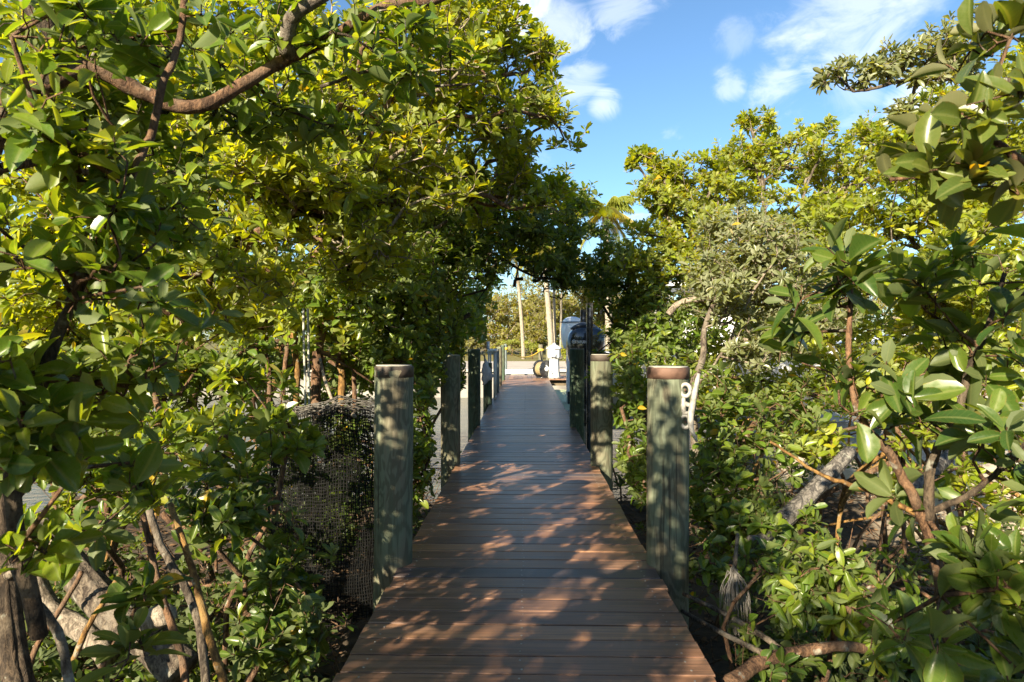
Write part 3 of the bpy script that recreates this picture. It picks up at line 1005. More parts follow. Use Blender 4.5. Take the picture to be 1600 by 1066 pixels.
FINE = {}
for _st, (_mm, _ms) in LEAF.items():
    FINE[_st] = []
    for _k in range(12):
        _v, _q, _t, _a = fine_leaf(_k)
        FINE[_st].append(Geo().add(_v, _q, _t).mesh('leaf', _ms, True, _a))

PLANTS = []
THICK = 1.75         # how closely the twigs crowd


def corridor(p):
    """True where the boardwalk is kept clear of growth"""
    x, y, z = p[..., 0], p[..., 1], p[..., 2]
    low = (np.abs(x) < 0.73) & (z < np.where(y > 6.5, 1.74 + .42 * np.abs(np.sin(5.3 * x + 1.9 * y)) * np.abs(np.cos(3.1 * y - 2.3 * x)) + .30 * np.clip(1 - np.abs(x + .05) / .4, 0, 1), 2.15)) & (y > -1.5) & (y < 26)
    edge = (np.abs(x) < 0.92) & (z > -0.25) & (z < 1.2) & (y < 4.6) & (y > 0.6)
    near = np.linalg.norm(p - EYE, axis=-1) < 0.95
    return low | edge | near


def blob_tips(rng, c, r, n, clump, shell=0.55):
    k = max(3, int(n / clump))
    u = unit(rng.normal(size=(k, 3))) * (rng.random(k) ** shell)[:, None]
    pick = rng.integers(0, k, n)
    p = u[pick] + rng.normal(size=(n, 3)) * (0.16 if clump < 12 else 0.13)
    return c + u * r, c + p * r, pick, u


def plant(name, label, cat, group, root, blobs, L=0.085, style='mangrove', bark='brown', nl=7, cov=3.0, limbs=(), up=0.75, droop=0.0, wr=0.46, individuals=300,
          seed=0, trunk_r=0.04, tip_r=0.0022, prop=0, clump=9, spread=(35, 88), world_blobs=False, trunkless=False, young=0.0, light=0.35, kind=None, twig_bark=None, Lvar=0.22):
    rng = np.random.default_rng(1000 + seed)
    root = np.asarray(root, float)
    pos, par, plen = [root.copy()], [-1], [0.0]
    fixed = []
    dirs = [np.array([0, 0, 1.0])]

    def add(p, j):
        pos.append(np.asarray(p, float))
        par.append(j)
        d = pos[-1] - pos[j]
        plen.append(plen[j] + np.linalg.norm(d))
        dirs.append(unit(d))
        return len(pos) - 1

    limb_objs = []
    for lb in limbs:
        pts = spline([P(*q) if len(q) == 3 else q for q in [tuple(z) for z in lb['pts']]] if not lb.get('world') else lb['pts'], 7)
        kx = np.linspace(0, 1, len(pts))
        nk = max(4, len(pts) // 4)
        pts = pts + np.stack([np.interp(kx, np.linspace(0, 1, nk), rng.normal(size=nk)) for _ in range(3)], 1) * lb.get('wob', 0.007) + rng.normal(size=pts.shape) * .0012
        arr = np.array(pos)
        j = int(np.argmin(np.linalg.norm(arr - pts[0], axis=1)))
        if lb.get('join', True) and np.linalg.norm(arr[j] - pts[0]) < 6:
            pass
        first = add(pts[0], j)
        fixed.append(first) if not lb.get('join', True) else None
        k = first
        for q in pts[1:]:
            k = add(q, k)
        limb_objs.append((pts, lb['r0'], lb['r1'], lb.get('bark', bark), lb.get('name', 'limb'), lb.get('label')))
    n_limb = len(pos)

    def reach(t, n_mid=None, sag=0.25):
        arr = np.array(pos)
        dv = np.linalg.norm(arr - t, axis=1)
        j = int(np.argmin(dv + 0.22 * np.array(plen)))
        p0, d0, dist = arr[j], dirs[j], dv[j]
        m = n_mid or int(np.clip(dist / 0.16, 1, 6))
        c = p0 + d0 * dist * sag + np.array([0, 0, dist * .06]) + rng.normal(size=3) * dist * .10
        k = j
        for s in np.linspace(0, 1, m + 1)[1:]:
            q = p0 * (1 - s) ** 2 + 2 * c * s * (1 - s) + np.asarray(t) * s * s
            if s < 1:
                q = q + rng.normal(size=3) * dist * .025
            k = add(q, k)
        return k

    W = []
    tips_all, axis_all = [], []
    bl = []
    for b in blobs:
        if world_blobs:
            c, r = np.array(b[:3], float), np.array(b[3:6], float)
            n = int(b[6])
        else:
            px, py, d, rx_, ry_, rd = b[:6]
            c = P(px, py, d)
            r = np.array([rx_ * d / FPX, rd, ry_ * d / FPX])
            lp = L * FPX / d
            n = int(max(6, THICK * (b[6] if len(b) > 6 else cov) * math.pi * rx_ * ry_ / (nl * 0.42 * wr * lp * lp)))
        bl.append((c, r, n))
    bl.sort(key=lambda z: np.linalg.norm(z[0] - root))
    for c, r, n in bl:
        reach(c)
    for c, r, n in bl:
        cc, tp, pick, u = blob_tips(rng, c, r, n, clump)
        ok = ~corridor(tp) & (tp[:, 2] > -0.75)
        okc = ~corridor(cc)
        order = np.argsort(np.linalg.norm(cc - root, axis=1))
        for i in order:
            if okc[i] and cc[i, 2] > -0.8:
                reach(cc[i])
        tp = tp[ok]
        out = unit((tp - c) / r)
        ax = unit(out * 0.55 + np.array([0, 0, up]) + SUN * light * 0.5 + rng.normal(size=tp.shape) * 0.38)
        tips_all.append(tp)
        axis_all.append(ax)
    tips = np.concatenate(tips_all)
    axes = np.concatenate(axis_all)
    od = np.argsort(np.linalg.norm(tips - root, axis=1))
    tips, axes = tips[od], axes[od]
    # connect the tips, in batches, to whatever wood has grown so far
    tipnode = []
    B = max(1, len(tips) // 40)
    for s in range(0, len(tips), B):
        arr, pl = np.array(pos), 0.22 * np.array(plen)
        for i in range(s, min(s + B, len(tips))):
            t = tips[i]
            stem_end = t - axes[i] * L * 0.5
            dv = np.sqrt(((arr - stem_end) ** 2).sum(1))
            j = int(np.argmin(dv + pl))
            p0, dist = arr[j], dv[j]
            c = p0 + dirs[j] * dist * .2 + (stem_end - p0) * .45 + rng.normal(size=3) * dist * .08
            a = add(p0 * .25 + c * .5 + stem_end * .25, j)
            b_ = add(stem_end, a)
            tipnode.append(add(t, b_))
    # thickness: what each stretch of wood carries
    npos = len(pos)
    acc = np.zeros(npos)
    acc[tipnode] += 1
    for i in range(npos - 1, 0, -1):
        acc[par[i]] += acc[i]
    rd_ = tip_r * np.maximum(acc, .6) ** (1 / 2.35)
    rd_ = np.minimum(rd_, trunk_r)
    pos = np.array(pos)
    par = np.array(par)
    idx = np.arange(1, npos)
    idx = idx[(idx >= n_limb)]
    base_in = ~corridor(pos[idx]) | ~corridor(pos[par[idx]])
    idx = idx[base_in]
    e0, e1 = pos[par[idx]], pos[idx]
    q0, q1 = np.minimum(rd_[par[idx]], rd_[idx] * 1.5), rd_[idx]
    thick = q1 > max(0.011, tip_r * 3)
    # leaves
    n = len(tips)
    cnt = np.clip(rng.poisson(nl, n), max(3, nl - 4), nl + 4)
    ti = np.repeat(np.arange(n), cnt)
    N = len(ti)
    first = np.concatenate([[0], np.cumsum(cnt)[:-1]])
    k = np.arange(N) - first[ti]
    A = axes[ti]
    ref = np.where(np.abs(A[:, 2:3]) < 0.9, np.array([[0, 0, 1.0]]), np.array([[1.0, 0, 0]]))
    U = unit(np.cross(A, ref))
    V = np.cross(A, U)
    phi = k * 2.4 + rng.random(n)[ti] * 6.28 + rng.normal(size=N) * .3
    frac = (k + .5) / cnt[ti]
    th = np.radians(spread[1] + (spread[0] - spread[1]) * frac + rng.normal(size=N) * 11)
    rad_dir = np.cos(phi)[:, None] * U + np.sin(phi)[:, None] * V
    D = np.cos(th)[:, None] * A + np.sin(th)[:, None] * rad_dir
    D = unit(D + np.array([0, 0, -droop]) * rng.random(N)[:, None])
    Nn = A - (A * D).sum(1)[:, None] * D
    Nn = unit(Nn + rng.normal(size=(N, 3)) * .24)
    Nn = unit(Nn - (Nn * D).sum(1)[:, None] * D)
    base = tips[ti] - A * (L * (0.55 * (1 - frac)))[:, None] + D * (L * 0.10)
    LL = L * np.clip(rng.normal(1.0, Lvar, N), .45, 1.5) * (0.62 + 0.5 * (1 - frac))
    WW = LL * wr * rng.uniform(.85, 1.2, N)
    r_tip = rng.random(n)
    rnd = np.clip(0.5 * rng.random(N) + 0.42 * r_tip[ti] + 0.16 * frac + young, 0, 1) * 0.985
    sick = rng.random(N) < 0.006
    rnd = np.where(sick, 1.0, np.minimum(rnd, .955))
    mid = base + D * (LL * .5)[:, None]
    ok = ~corridor(mid) & ~corridor(base + D * LL[:, None]) & (mid[:, 2] > -.85)
    PLANTS.append(dict(name=name, label=label, cat=cat, group=group, root=root, style=style, bark=bark, individuals=individuals, trunk_r=trunk_r, prop=prop, twig_bark=twig_bark,
                       e=(e0, e1, q0, q1, thick), eid=idx, epar=par[idx], limbs=limb_objs, base=base[ok], D=D[ok], N=Nn[ok], L=LL[ok], W=WW[ok], rnd=rnd[ok], rng=rng, kind=kind))


def blade_verts(p, sel=None):
    s = slice(None) if sel is None else sel
    base, D, N, L, W = p['base'][s], p['D'][s], p['N'][s], p['L'][s], p['W'][s]
    S = np.cross(N, D)
    m = len(base)
    rng = np.random.default_rng(5)
    fold = rng.uniform(.05, .5, m)[:, None]
    curl = rng.uniform(-.05, .28, m)[:, None]
    al, ac, upv = blade_points(BLADE_T[None], BLADE_V[None], L[:, None], W[:, None], fold, curl)
    return base[:, None] + al[..., None] * D[:, None] + ac[..., None] * S[:, None] + upv[..., None] * N[:, None]


def raise_plants():
    # which leaves show largest: a coarse depth buffer of every blade
    CW, CH, CS = 534, 356, 3.0
    zb = np.full(CW * CH, 1e9)
    shows = []
    for p in PLANTS:
        v = blade_verts(p)
        mid = p['base'][:, None] + p['D'][:, None] * (p['L'][:, None] * np.array([.2, .5, .8]))[..., None]
        smp = np.concatenate([v, mid], 1)
        x, y, z = project(smp)
        ix, iy = np.floor(x / CS).astype(int), np.floor(y / CS).astype(int)
        ins = (z > .1) & (ix >= 0) & (ix < CW) & (iy >= 0) & (iy < CH)
        cell = np.where(ins, iy * CW + ix, 0)
        np.minimum.at(zb, cell[ins], z[ins])
        shows.append((cell, ins, z))
        p['v'] = v
    for p, (cell, ins, z) in zip(PLANTS, shows):
        vis = (ins & (z < zb[cell] + 0.03)).mean(1)
        px = p['L'] * FPX / np.maximum(np.median(z, 1), .1)
        score = vis * px * px
        good = np.where((vis > .28) & (px > 10) & (np.median(z, 1) > 0))[0]
        p['pick'] = good[np.argsort(-score[good])][:p['individuals']]
        zc = np.median(z, 1)
        p['depth'] = np.where(zc > 0, zc, 99.0)
    for p in PLANTS:
        rt = empty(p['name'], p['root'], p['label'], p['cat'], p['group'])
        if p['kind']:
            rt['kind'] = p['kind']
        e0, e1, q0, q1, thick = p['e']
        bark = BARK[p['bark']]
        # stretches of thick wood that hang together: the stem and its main branches
        ti_ = np.where(thick)[0]
        owner, comp = {int(n_): int(k_) for k_, n_ in zip(ti_, p['eid'][ti_])}, {}
        for k_ in ti_:
            up_ = owner.get(int(p['epar'][k_]))
            comp[int(k_)] = comp[up_] if up_ is not None and up_ in comp else int(k_)
        heads = {}
        for k_, h_ in comp.items():
            heads.setdefault(h_, []).append(k_)
        small = []
        for n_, ks in enumerate(sorted(heads.values(), key=len, reverse=True)):
            if n_ and len(ks) < 4:
                small += ks
                continue
            put('branch' if n_ else 'trunk', Geo().edges(e0[ks], e1[ks] + unit(e1[ks] - e0[ks]) * .004, q0[ks], q1[ks], 9), bark, rt)
        thin = ~thick
        thin[small] = True
        fat = thin & (q1 > .005) & (np.linalg.norm(e1 - EYE, axis=1) < 7)
        slim = thin & ~fat
        put('twigs', Geo().edges(e0[fat], e1[fat], q0[fat], q1[fat], 5).edges(e0[slim], e1[slim], q0[slim], q1[slim], 3), BARK[p['twig_bark'] or p['bark']], rt, kind='stuff')
        for pts, r0, r1, bk, nm, lab in p['limbs']:
            k = len(pts)
            rr = np.interp(np.arange(k), [0, k - 1], [r0, r1]) * (1 + p['rng'].normal(0, .03, k))
            lo = put(nm, Geo().tube(pts, rr, 9, True, 1, .03), BARK[bk], rt)
            if lab:
                lo['label'] = lab
        for k in range(p['prop']):     # arching stilt roots
            a = p['rng'].random() * 6.28
            R = p['rng'].uniform(.35, 1.1)
            h = p['rng'].uniform(.5, 1.5)
            b = p['root'] + np.array([0, 0, h])
            f = p['root'] + np.array([math.cos(a) * R, math.sin(a) * R, -.25])
            m1 = b * .45 + f * .55 + np.array([math.cos(a) * R * .32, math.sin(a) * R * .32, h * .22])
            put('prop_root', Geo().tube(spline([b, m1, f], 6), p['rng'].uniform(.010, .024), 7, True, k, .06), BARK['orange' if k % 2 else 'brown'], rt)
        pick = p['pick']
        mass = np.ones(len(p['base']), bool)
        mass[pick] = False
        if mass.any():
            g, ats = Geo(), []
            far = mass & (p['depth'] > (3.2 if p['kind'] else 5.4))
            for sel, keep, qd, tr in ((mass & ~far, np.arange(8), BLADE_Q, BLADE_TRI), (far, np.array([0, 1, 3, 4, 6, 7]), np.array([(1, 2, 4, 3)]), np.array([(0, 2, 1), (3, 4, 5)]))):
                if not sel.any():
                    continue
                v = p['v'][sel][:, keep]
                m, k8 = len(v), len(keep)
                off = (np.arange(m) * k8)[:, None, None]
                at = np.empty((m, k8, 4), np.float32)
                at[..., 0] = p['rnd'][sel][:, None]
                at[..., 1] = np.abs(BLADE_V[keep])[None] * 2.2
                at[..., 2] = BLADE_T[keep][None]
                at[..., 3] = 1
                ats.append(at.reshape(-1, 4))
                g.add(v.reshape(-1, 3), (qd[None] + off).reshape(-1, 4), (tr[None] + off).reshape(-1, 3))
            put('foliage', g, LEAF[p['style']][0], rt, kind='stuff', attr=np.concatenate(ats))
        S = np.cross(p['N'], p['D'])
        vr = FINE[p['style']]
        for i in pick:
            o = bpy.data.objects.new('leaf', vr[i % 12])
            COL.objects.link(o)
            o.parent = rt
            L, W = p['L'][i], p['W'][i]
            M = np.eye(4)
            M[:3, 0] = p['D'][i] * L
            M[:3, 1] = S[i] * W
            M[:3, 2] = p['N'][i] * L * .8
            M[:3, 3] = p['base'][i] - p['root']
            o.matrix_local = Matrix(M.tolist())
            o.color = (float(p['rnd'][i]), 0, 0, 1)


# ---- left side
GL, GR = 'mangroves crowding the left of the boardwalk', 'mangroves crowding the right of the boardwalk'
plant('mangrove_shrub', 'large leaved mangrove shrub leaning in close at the left edge', 'shrub', GL, (-1.75, 1.15, -.82),
      [(60, 190, 1.65, 130, 190, .35), (90, 420, 1.6, 150, 150, .35), (180, 600, 1.75, 190, 120, .35), (40, 640, 1.5, 110, 130, .3), (190, 330, 1.9, 110, 110, .3), (40, 840, 1.6, 80, 40, .2, .5), (200, 60, 1.9, 160, 70, .3), (240, 720, 1.9, 110, 50, .3, .9)],
      L=.080, style='mangrove', bark='brown', nl=6, cov=1.25, seed=1, trunk_r=.03, clump=5, up=.6, droop=.25,
      limbs=[dict(pts=[(60, 1000, 1.75), (20, 760, 1.7), (62, 590, 1.7), (112, 478, 1.72), (175, 330, 1.8)], r0=.021, r1=.011, bark='dark'),
             dict(pts=[(112, 478, 1.72), (130, 395, 1.75), (185, 305, 1.75), (232, 205, 1.78), (268, 110, 1.8), (292, -10, 1.85)], r0=.013, r1=.009, bark='brown'),
             dict(pts=[(30, 880, 1.8), (70, 960, 1.8), (112, 1090, 1.8)], r0=.011, r1=.013, bark='grey')])
plant('mangrove_tree', 'mangrove tree whose thick bare limb arches across the top left', 'tree', GL, (-2.35, 2.3, -.82),
      [(420, 60, 2.9, 270, 70, .35), (640, 85, 3.0, 110, 60, .3), (150, 140, 2.8, 190, 110, .4), (420, 190, 3.2, 180, 70, .3), (250, 300, 3.2, 160, 120, .4)],
      L=.088, style='mangrove', bark='brown', nl=7, cov=1.1, seed=2, trunk_r=.05, clump=6, twig_bark='dark',
      limbs=[dict(pts=[(-120, 900, 2.7), (-60, 420, 2.65), (10, 170, 2.6), (75, 130, 2.6), (150, 108, 2.65), (215, 142, 2.7), (285, 166, 2.75), (350, 150, 2.8), (440, 96, 2.85), (540, 47, 2.9), (600, 10, 2.95), (690, -4, 3.0), (800, -60, 3.1)], r0=.042, r1=.016, bark='brown', name='limb'),
             dict(pts=[(450, 92, 2.86), (445, 60, 2.8), (455, 30, 2.75), (500, -10, 2.7)], r0=.036, r1=.026, bark='grey'),
             dict(pts=[(75, 130, 2.6), (92, 75, 2.55), (62, 25, 2.5), (20, -20, 2.5)], r0=.036, r1=.026, bark='dark'),
             dict(pts=[(500, 130, 2.9), (590, 112, 3.0), (650, 132, 3.05), (745, 133, 3.1)], r0=.008, r1=.005, bark='dark')])
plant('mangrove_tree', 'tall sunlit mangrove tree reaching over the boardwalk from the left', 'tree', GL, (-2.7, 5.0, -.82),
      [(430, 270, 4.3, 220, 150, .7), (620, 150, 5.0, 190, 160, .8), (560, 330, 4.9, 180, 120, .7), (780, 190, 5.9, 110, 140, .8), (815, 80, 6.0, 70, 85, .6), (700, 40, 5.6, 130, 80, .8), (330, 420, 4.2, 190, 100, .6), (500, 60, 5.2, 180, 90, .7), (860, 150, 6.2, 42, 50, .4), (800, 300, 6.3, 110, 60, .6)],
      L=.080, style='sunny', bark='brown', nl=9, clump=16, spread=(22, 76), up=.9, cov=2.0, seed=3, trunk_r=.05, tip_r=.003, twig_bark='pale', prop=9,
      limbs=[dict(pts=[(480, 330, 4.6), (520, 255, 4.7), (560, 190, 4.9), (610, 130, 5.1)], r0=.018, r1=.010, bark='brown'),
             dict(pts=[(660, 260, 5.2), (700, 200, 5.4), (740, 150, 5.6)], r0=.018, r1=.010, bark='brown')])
plant('mangrove_tree', 'darker mangrove tree arching low over the far left of the walk', 'tree', GL, (-2.3, 8.6, -.82),
      [(820, 350, 8.0, 90, 80, .8), (720, 430, 7.4, 150, 75, .8), (600, 450, 6.4, 160, 90, .7), (885, 340, 8.6, 45, 70, .7), (890, 420, 8.7, 42, 45, .5), (850, 420, 8.8, 60, 26, .6, 1.2), (798, 456, 8.6, 40, 30, .5, 1.6), (905, 452, 9.2, 24, 24, .4, 1.6), (772, 490, 8.8, 18, 26, .4), (660, 330, 7.5, 150, 110, .8), (860, 430, 8.6, 62, 40, .6), (800, 440, 8.0, 70, 30, .5), (630, 540, 7.0, 90, 50, .5), (720, 500, 8.2, 60, 45, .5)],
      L=.085, style='mangrove', bark='dark', nl=7, cov=2.3, seed=4, trunk_r=.055, prop=10,
      limbs=[dict(pts=[(640, 560, 8.0), (690, 440, 8.0), (735, 400, 8.0), (770, 380, 8.0)], r0=.05, r1=.03, bark='grey'),
             dict(pts=[(770, 395, 8.0), (820, 425, 8.2), (860, 442, 8.3), (885, 452, 8.4)], r0=.020, r1=.006, bark='dark'),
             dict(pts=[(620, 410, 6.8), (640, 385, 6.8), (700, 345, 6.9)], r0=.030, r1=.018, bark='grey')])
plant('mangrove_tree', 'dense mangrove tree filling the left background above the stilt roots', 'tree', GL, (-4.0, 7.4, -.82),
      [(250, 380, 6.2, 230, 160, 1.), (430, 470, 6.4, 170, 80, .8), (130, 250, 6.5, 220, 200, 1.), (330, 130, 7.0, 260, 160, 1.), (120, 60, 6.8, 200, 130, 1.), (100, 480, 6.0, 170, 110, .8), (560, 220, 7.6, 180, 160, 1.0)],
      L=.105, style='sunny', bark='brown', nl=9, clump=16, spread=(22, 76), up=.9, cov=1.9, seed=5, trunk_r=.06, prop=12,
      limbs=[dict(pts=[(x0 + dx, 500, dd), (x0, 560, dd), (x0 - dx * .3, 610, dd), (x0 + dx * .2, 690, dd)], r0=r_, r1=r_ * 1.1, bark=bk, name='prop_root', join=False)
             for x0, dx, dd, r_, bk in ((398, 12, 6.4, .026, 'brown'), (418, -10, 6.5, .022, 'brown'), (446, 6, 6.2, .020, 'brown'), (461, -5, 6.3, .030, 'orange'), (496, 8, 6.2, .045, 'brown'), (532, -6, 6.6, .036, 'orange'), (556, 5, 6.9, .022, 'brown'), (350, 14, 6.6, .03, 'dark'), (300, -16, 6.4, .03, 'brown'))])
plant('mangrove_tree', 'far mangrove tree behind the stilt roots by the left water', 'tree', GL, (-4.6, 11.5, -.95),
      [(640, 470, 11, 130, 60, 1.0), (480, 440, 10.5, 140, 80, 1.0), (300, 480, 10, 160, 70, 1.0), (560, 330, 11, 200, 90, 1.), (740, 480, 12.5, 70, 50, .8), (700, 330, 12, 120, 90, 1), (150, 540, 9.5, 170, 80, 1.), (120, 640, 6.0, 190, 60, .7), (60, 560, 6.5, 160, 60, .7), (330, 590, 9.0, 120, 30, .7, 1.6), (560, 590, 10.0, 70, 34, .8, 2.2), (640, 560, 10, 70, 60, .8), (450, 560, 10, 110, 26, .8, 1.8)],
      L=.13, style='mangrove', bark='orange', nl=7, cov=1.7, seed=6, trunk_r=.07, prop=14, individuals=120)
plant('mangrove_shrub', 'mangrove sapling with bright upright leaf rosettes below the stilt roots', 'shrub', GL, (-1.45, 3.5, -.85),
      [(410, 630, 3.7, 75, 40, .3), (450, 690, 3.8, 60, 40, .3), (380, 590, 3.9, 60, 60, .3), (330, 700, 3.4, 110, 60, .3)],
      L=.100, style='mangrove', bark='brown', nl=8, cov=1.3, seed=7, trunk_r=.02, clump=3, young=.08)
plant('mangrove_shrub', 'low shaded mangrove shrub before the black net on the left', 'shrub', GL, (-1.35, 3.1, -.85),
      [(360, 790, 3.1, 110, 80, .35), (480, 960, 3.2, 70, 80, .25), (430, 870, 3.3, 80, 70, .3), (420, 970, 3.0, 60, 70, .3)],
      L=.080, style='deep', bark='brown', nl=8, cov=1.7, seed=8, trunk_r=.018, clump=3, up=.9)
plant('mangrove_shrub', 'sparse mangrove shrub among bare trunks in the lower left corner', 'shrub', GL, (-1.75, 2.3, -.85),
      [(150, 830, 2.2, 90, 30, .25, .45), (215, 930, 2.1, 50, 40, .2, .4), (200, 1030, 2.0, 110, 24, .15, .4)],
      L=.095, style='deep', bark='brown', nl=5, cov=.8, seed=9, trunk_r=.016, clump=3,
      limbs=[dict(pts=[(262, 790, 2.6), (282, 850, 2.55), (315, 950, 2.5), (350, 1075, 2.45)], r0=.011, r1=.016, bark='orange', label='lichen orange stem'),
             dict(pts=[(235, 800, 2.7), (262, 870, 2.7), (300, 960, 2.7), (330, 1080, 2.7)], r0=.014, r1=.018, bark='grey'),
             dict(pts=[(215, 770, 2.5), (240, 880, 2.5), (275, 1000, 2.5), (290, 1085, 2.5)], r0=.010, r1=.016, bark='brown'),
             dict(pts=[(185, 900, 2.4), (130, 1000, 2.4), (90, 1090, 2.4)], r0=.008, r1=.013, bark='orange'),
             dict(pts=[(210, 960, 2.2), (160, 1030, 2.2), (120, 1090, 2.2)], r0=.006, r1=.010, bark='brown'),
             dict(pts=[(130, 890, 2.9), (60, 1000, 2.9), (40, 1090, 2.9)], r0=.010, r1=.014, bark='brown')])
plant('mangrove_shrub', 'leafy mangrove shrub growing between the first two left posts', 'shrub', GL, (-1.35, 6.0, -.9),
      [(655, 650, 5.6, 34, 90, .35), (660, 740, 5.4, 36, 60, .3), (600, 560, 6.4, 90, 50, .4), (670, 580, 6.2, 30, 60, .4)],
      L=.078, style='mangrove', bark='brown', nl=7, cov=2.2, seed=10, trunk_r=.02)
plant('mangrove_shrub', 'small mangrove clump beside the second left post above the water', 'shrub', GL, (-1.4, 8.4, -1.0),
      [(716, 562, 8.3, 22, 40, .4), (713, 600, 8.4, 16, 26, .35), (690, 540, 8.6, 50, 40, .5)],
      L=.080, style='mangrove', bark='brown', nl=7, cov=2.6, seed=11, trunk_r=.018, individuals=200)

plant('mangrove_shrub', 'dark mangrove shrub added behind the black net to stand for its shade', 'shrub', GL, (-1.75, 5.5, -.88),  # added dark growth standing in for the shade inside the net
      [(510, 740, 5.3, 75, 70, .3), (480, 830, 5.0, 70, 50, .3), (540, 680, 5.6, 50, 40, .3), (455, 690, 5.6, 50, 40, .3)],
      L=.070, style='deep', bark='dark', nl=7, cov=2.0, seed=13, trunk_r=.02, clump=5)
plant('mangrove_shrub', 'leafy mangrove shrub in the left middle ground before the water', 'shrub', GL, (-2.6, 4.6, -.88),
      [(330, 570, 5.0, 80, 50, .35), (230, 590, 4.6, 120, 60, .4), (90, 610, 4.4, 130, 80, .4), (290, 660, 4.2, 100, 50, .35), (80, 720, 3.8, 130, 60, .35), (70, 810, 3.5, 110, 40, .3), (170, 770, 3.6, 80, 40, .3), (600, 610, 6.4, 26, 36, .3), (440, 575, 7.2, 50, 26, .4, 1.2), (540, 580, 7.2, 50, 30, .4, 1.4), (500, 620, 7.4, 70, 24, .4, 1.2), (400, 540, 5.4, 60, 24, .3)],
      L=.085, style='mangrove', bark='brown', nl=7, cov=1.7, seed=12, trunk_r=.02, clump=4, young=.04)

# ---- right side
plant('mangrove_shrub', 'twiggy mangrove thicket in the right middle ground before the pale bank', 'shrub', GR, (3.2, 5.9, -.85),
      [(1210, 600, 6.0, 100, 50, .4), (1350, 590, 6.4, 130, 55, .5), (1500, 590, 6.0, 130, 60, .5), (1280, 690, 5.0, 90, 40, .4), (1450, 670, 5.2, 90, 40, .4), (1545, 770, 4.4, 70, 50, .3), (1430, 750, 4.4, 70, 36, .3), (1120, 590, 6.6, 60, 50, .4)],
      L=.080, style='sunny', bark='brown', nl=7, cov=1.3, seed=34, trunk_r=.02, clump=5, prop=16)
plant('mangrove_shrub', 'backlit mangrove bough with broad olive leaves in the upper right corner', 'shrub', GR, (2.1, 1.2, -.82),
      [(1520, 200, 1.42, 95, 75, .2), (1580, 60, 1.4, 80, 60, .2), (1430, 235, 1.5, 60, 45, .15), (1570, 290, 1.45, 70, 50, .2), (1480, 290, 1.5, 60, 25, .15)],
      L=.080, style='olive', bark='brown', nl=7, cov=.55, seed=21, trunk_r=.02, clump=4, up=.7, spread=(30, 85),
      limbs=[dict(pts=[(1760, 900, 1.6), (1740, 480, 1.6), (1680, 330, 1.5), (1600, 250, 1.45), (1530, 200, 1.42)], r0=.02, r1=.006, bark='brown'),
             dict(pts=[(1680, 330, 1.5), (1600, 270, 1.48), (1500, 270, 1.5), (1400, 285, 1.52)], r0=.009, r1=.004, bark='brown')])
plant('mangrove_shrub', 'big leaved mangrove shrub with red brown branches filling the right edge', 'shrub', GR, (1.75, 2.3, -.85),
      [(1330, 440, 2.1, 110, 70, .3), (1500, 520, 2.0, 130, 110, .35), (1340, 620, 2.0, 140, 100, .35), (1520, 720, 1.9, 110, 110, .3), (1230, 690, 2.2, 80, 50, .25), (1470, 930, 1.75, 140, 110, .3), (1240, 520, 2.3, 70, 60, .25), (1560, 400, 2.0, 90, 60, .3), (1580, 880, 1.75, 80, 110, .25)],
      L=.098, style='deep', bark='brown', nl=6, cov=1.15, seed=22, trunk_r=.022, clump=3, droop=.12, young=.02,
      limbs=[dict(pts=[(1500, 1090, 2.1), (1470, 930, 2.05), (1438, 800, 2.0), (1395, 720, 2.0), (1350, 660, 2.0), (1325, 570, 2.05), (1330, 450, 2.1)], r0=.019, r1=.007, bark='brown'),
             dict(pts=[(1448, 820, 2.0), (1462, 720, 2.0), (1490, 640, 1.98), (1530, 540, 1.98), (1570, 430, 2.0)], r0=.016, r1=.006, bark='dark'),
             dict(pts=[(1445, 810, 2.0), (1520, 770, 1.95), (1600, 690, 1.9)], r0=.010, r1=.007, bark='dark'),
             dict(pts=[(1440, 800, 2.0), (1340, 760, 2.1), (1270, 735, 2.15), (1200, 690, 2.2)], r0=.009, r1=.004, bark='orange')])
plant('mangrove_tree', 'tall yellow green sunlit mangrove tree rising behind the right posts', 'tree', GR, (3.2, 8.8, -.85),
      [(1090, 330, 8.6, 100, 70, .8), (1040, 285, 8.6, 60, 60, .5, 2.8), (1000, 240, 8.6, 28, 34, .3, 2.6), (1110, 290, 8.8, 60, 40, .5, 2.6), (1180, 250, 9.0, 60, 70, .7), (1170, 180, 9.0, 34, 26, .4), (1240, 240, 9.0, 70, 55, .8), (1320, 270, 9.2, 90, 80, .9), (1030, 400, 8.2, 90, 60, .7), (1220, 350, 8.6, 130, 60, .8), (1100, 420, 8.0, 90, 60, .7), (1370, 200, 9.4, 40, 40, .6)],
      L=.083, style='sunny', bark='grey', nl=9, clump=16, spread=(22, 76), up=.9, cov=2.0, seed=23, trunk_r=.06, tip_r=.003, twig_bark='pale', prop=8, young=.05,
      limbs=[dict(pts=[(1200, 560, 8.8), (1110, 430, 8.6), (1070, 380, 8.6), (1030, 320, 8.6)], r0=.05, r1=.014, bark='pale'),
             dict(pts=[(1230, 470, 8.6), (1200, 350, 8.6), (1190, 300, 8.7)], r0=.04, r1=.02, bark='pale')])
plant('mangrove_tree', 'deep green mangrove tree behind the third right post', 'tree', GR, (1.75, 9.6, -.9),
      [(985, 470, 8.6, 55, 60, .6), (975, 405, 9.0, 34, 40, .5), (1020, 540, 7.8, 60, 60, .6), (945, 430, 9.2, 34, 56, .5), (938, 360, 9.4, 20, 24, .4), (978, 545, 8.6, 22, 44, .4), (1060, 480, 8.0, 60, 60, .6)],
      L=.080, style='mangrove', bark='dark', nl=7, cov=2.2, seed=24, trunk_r=.04, prop=6)
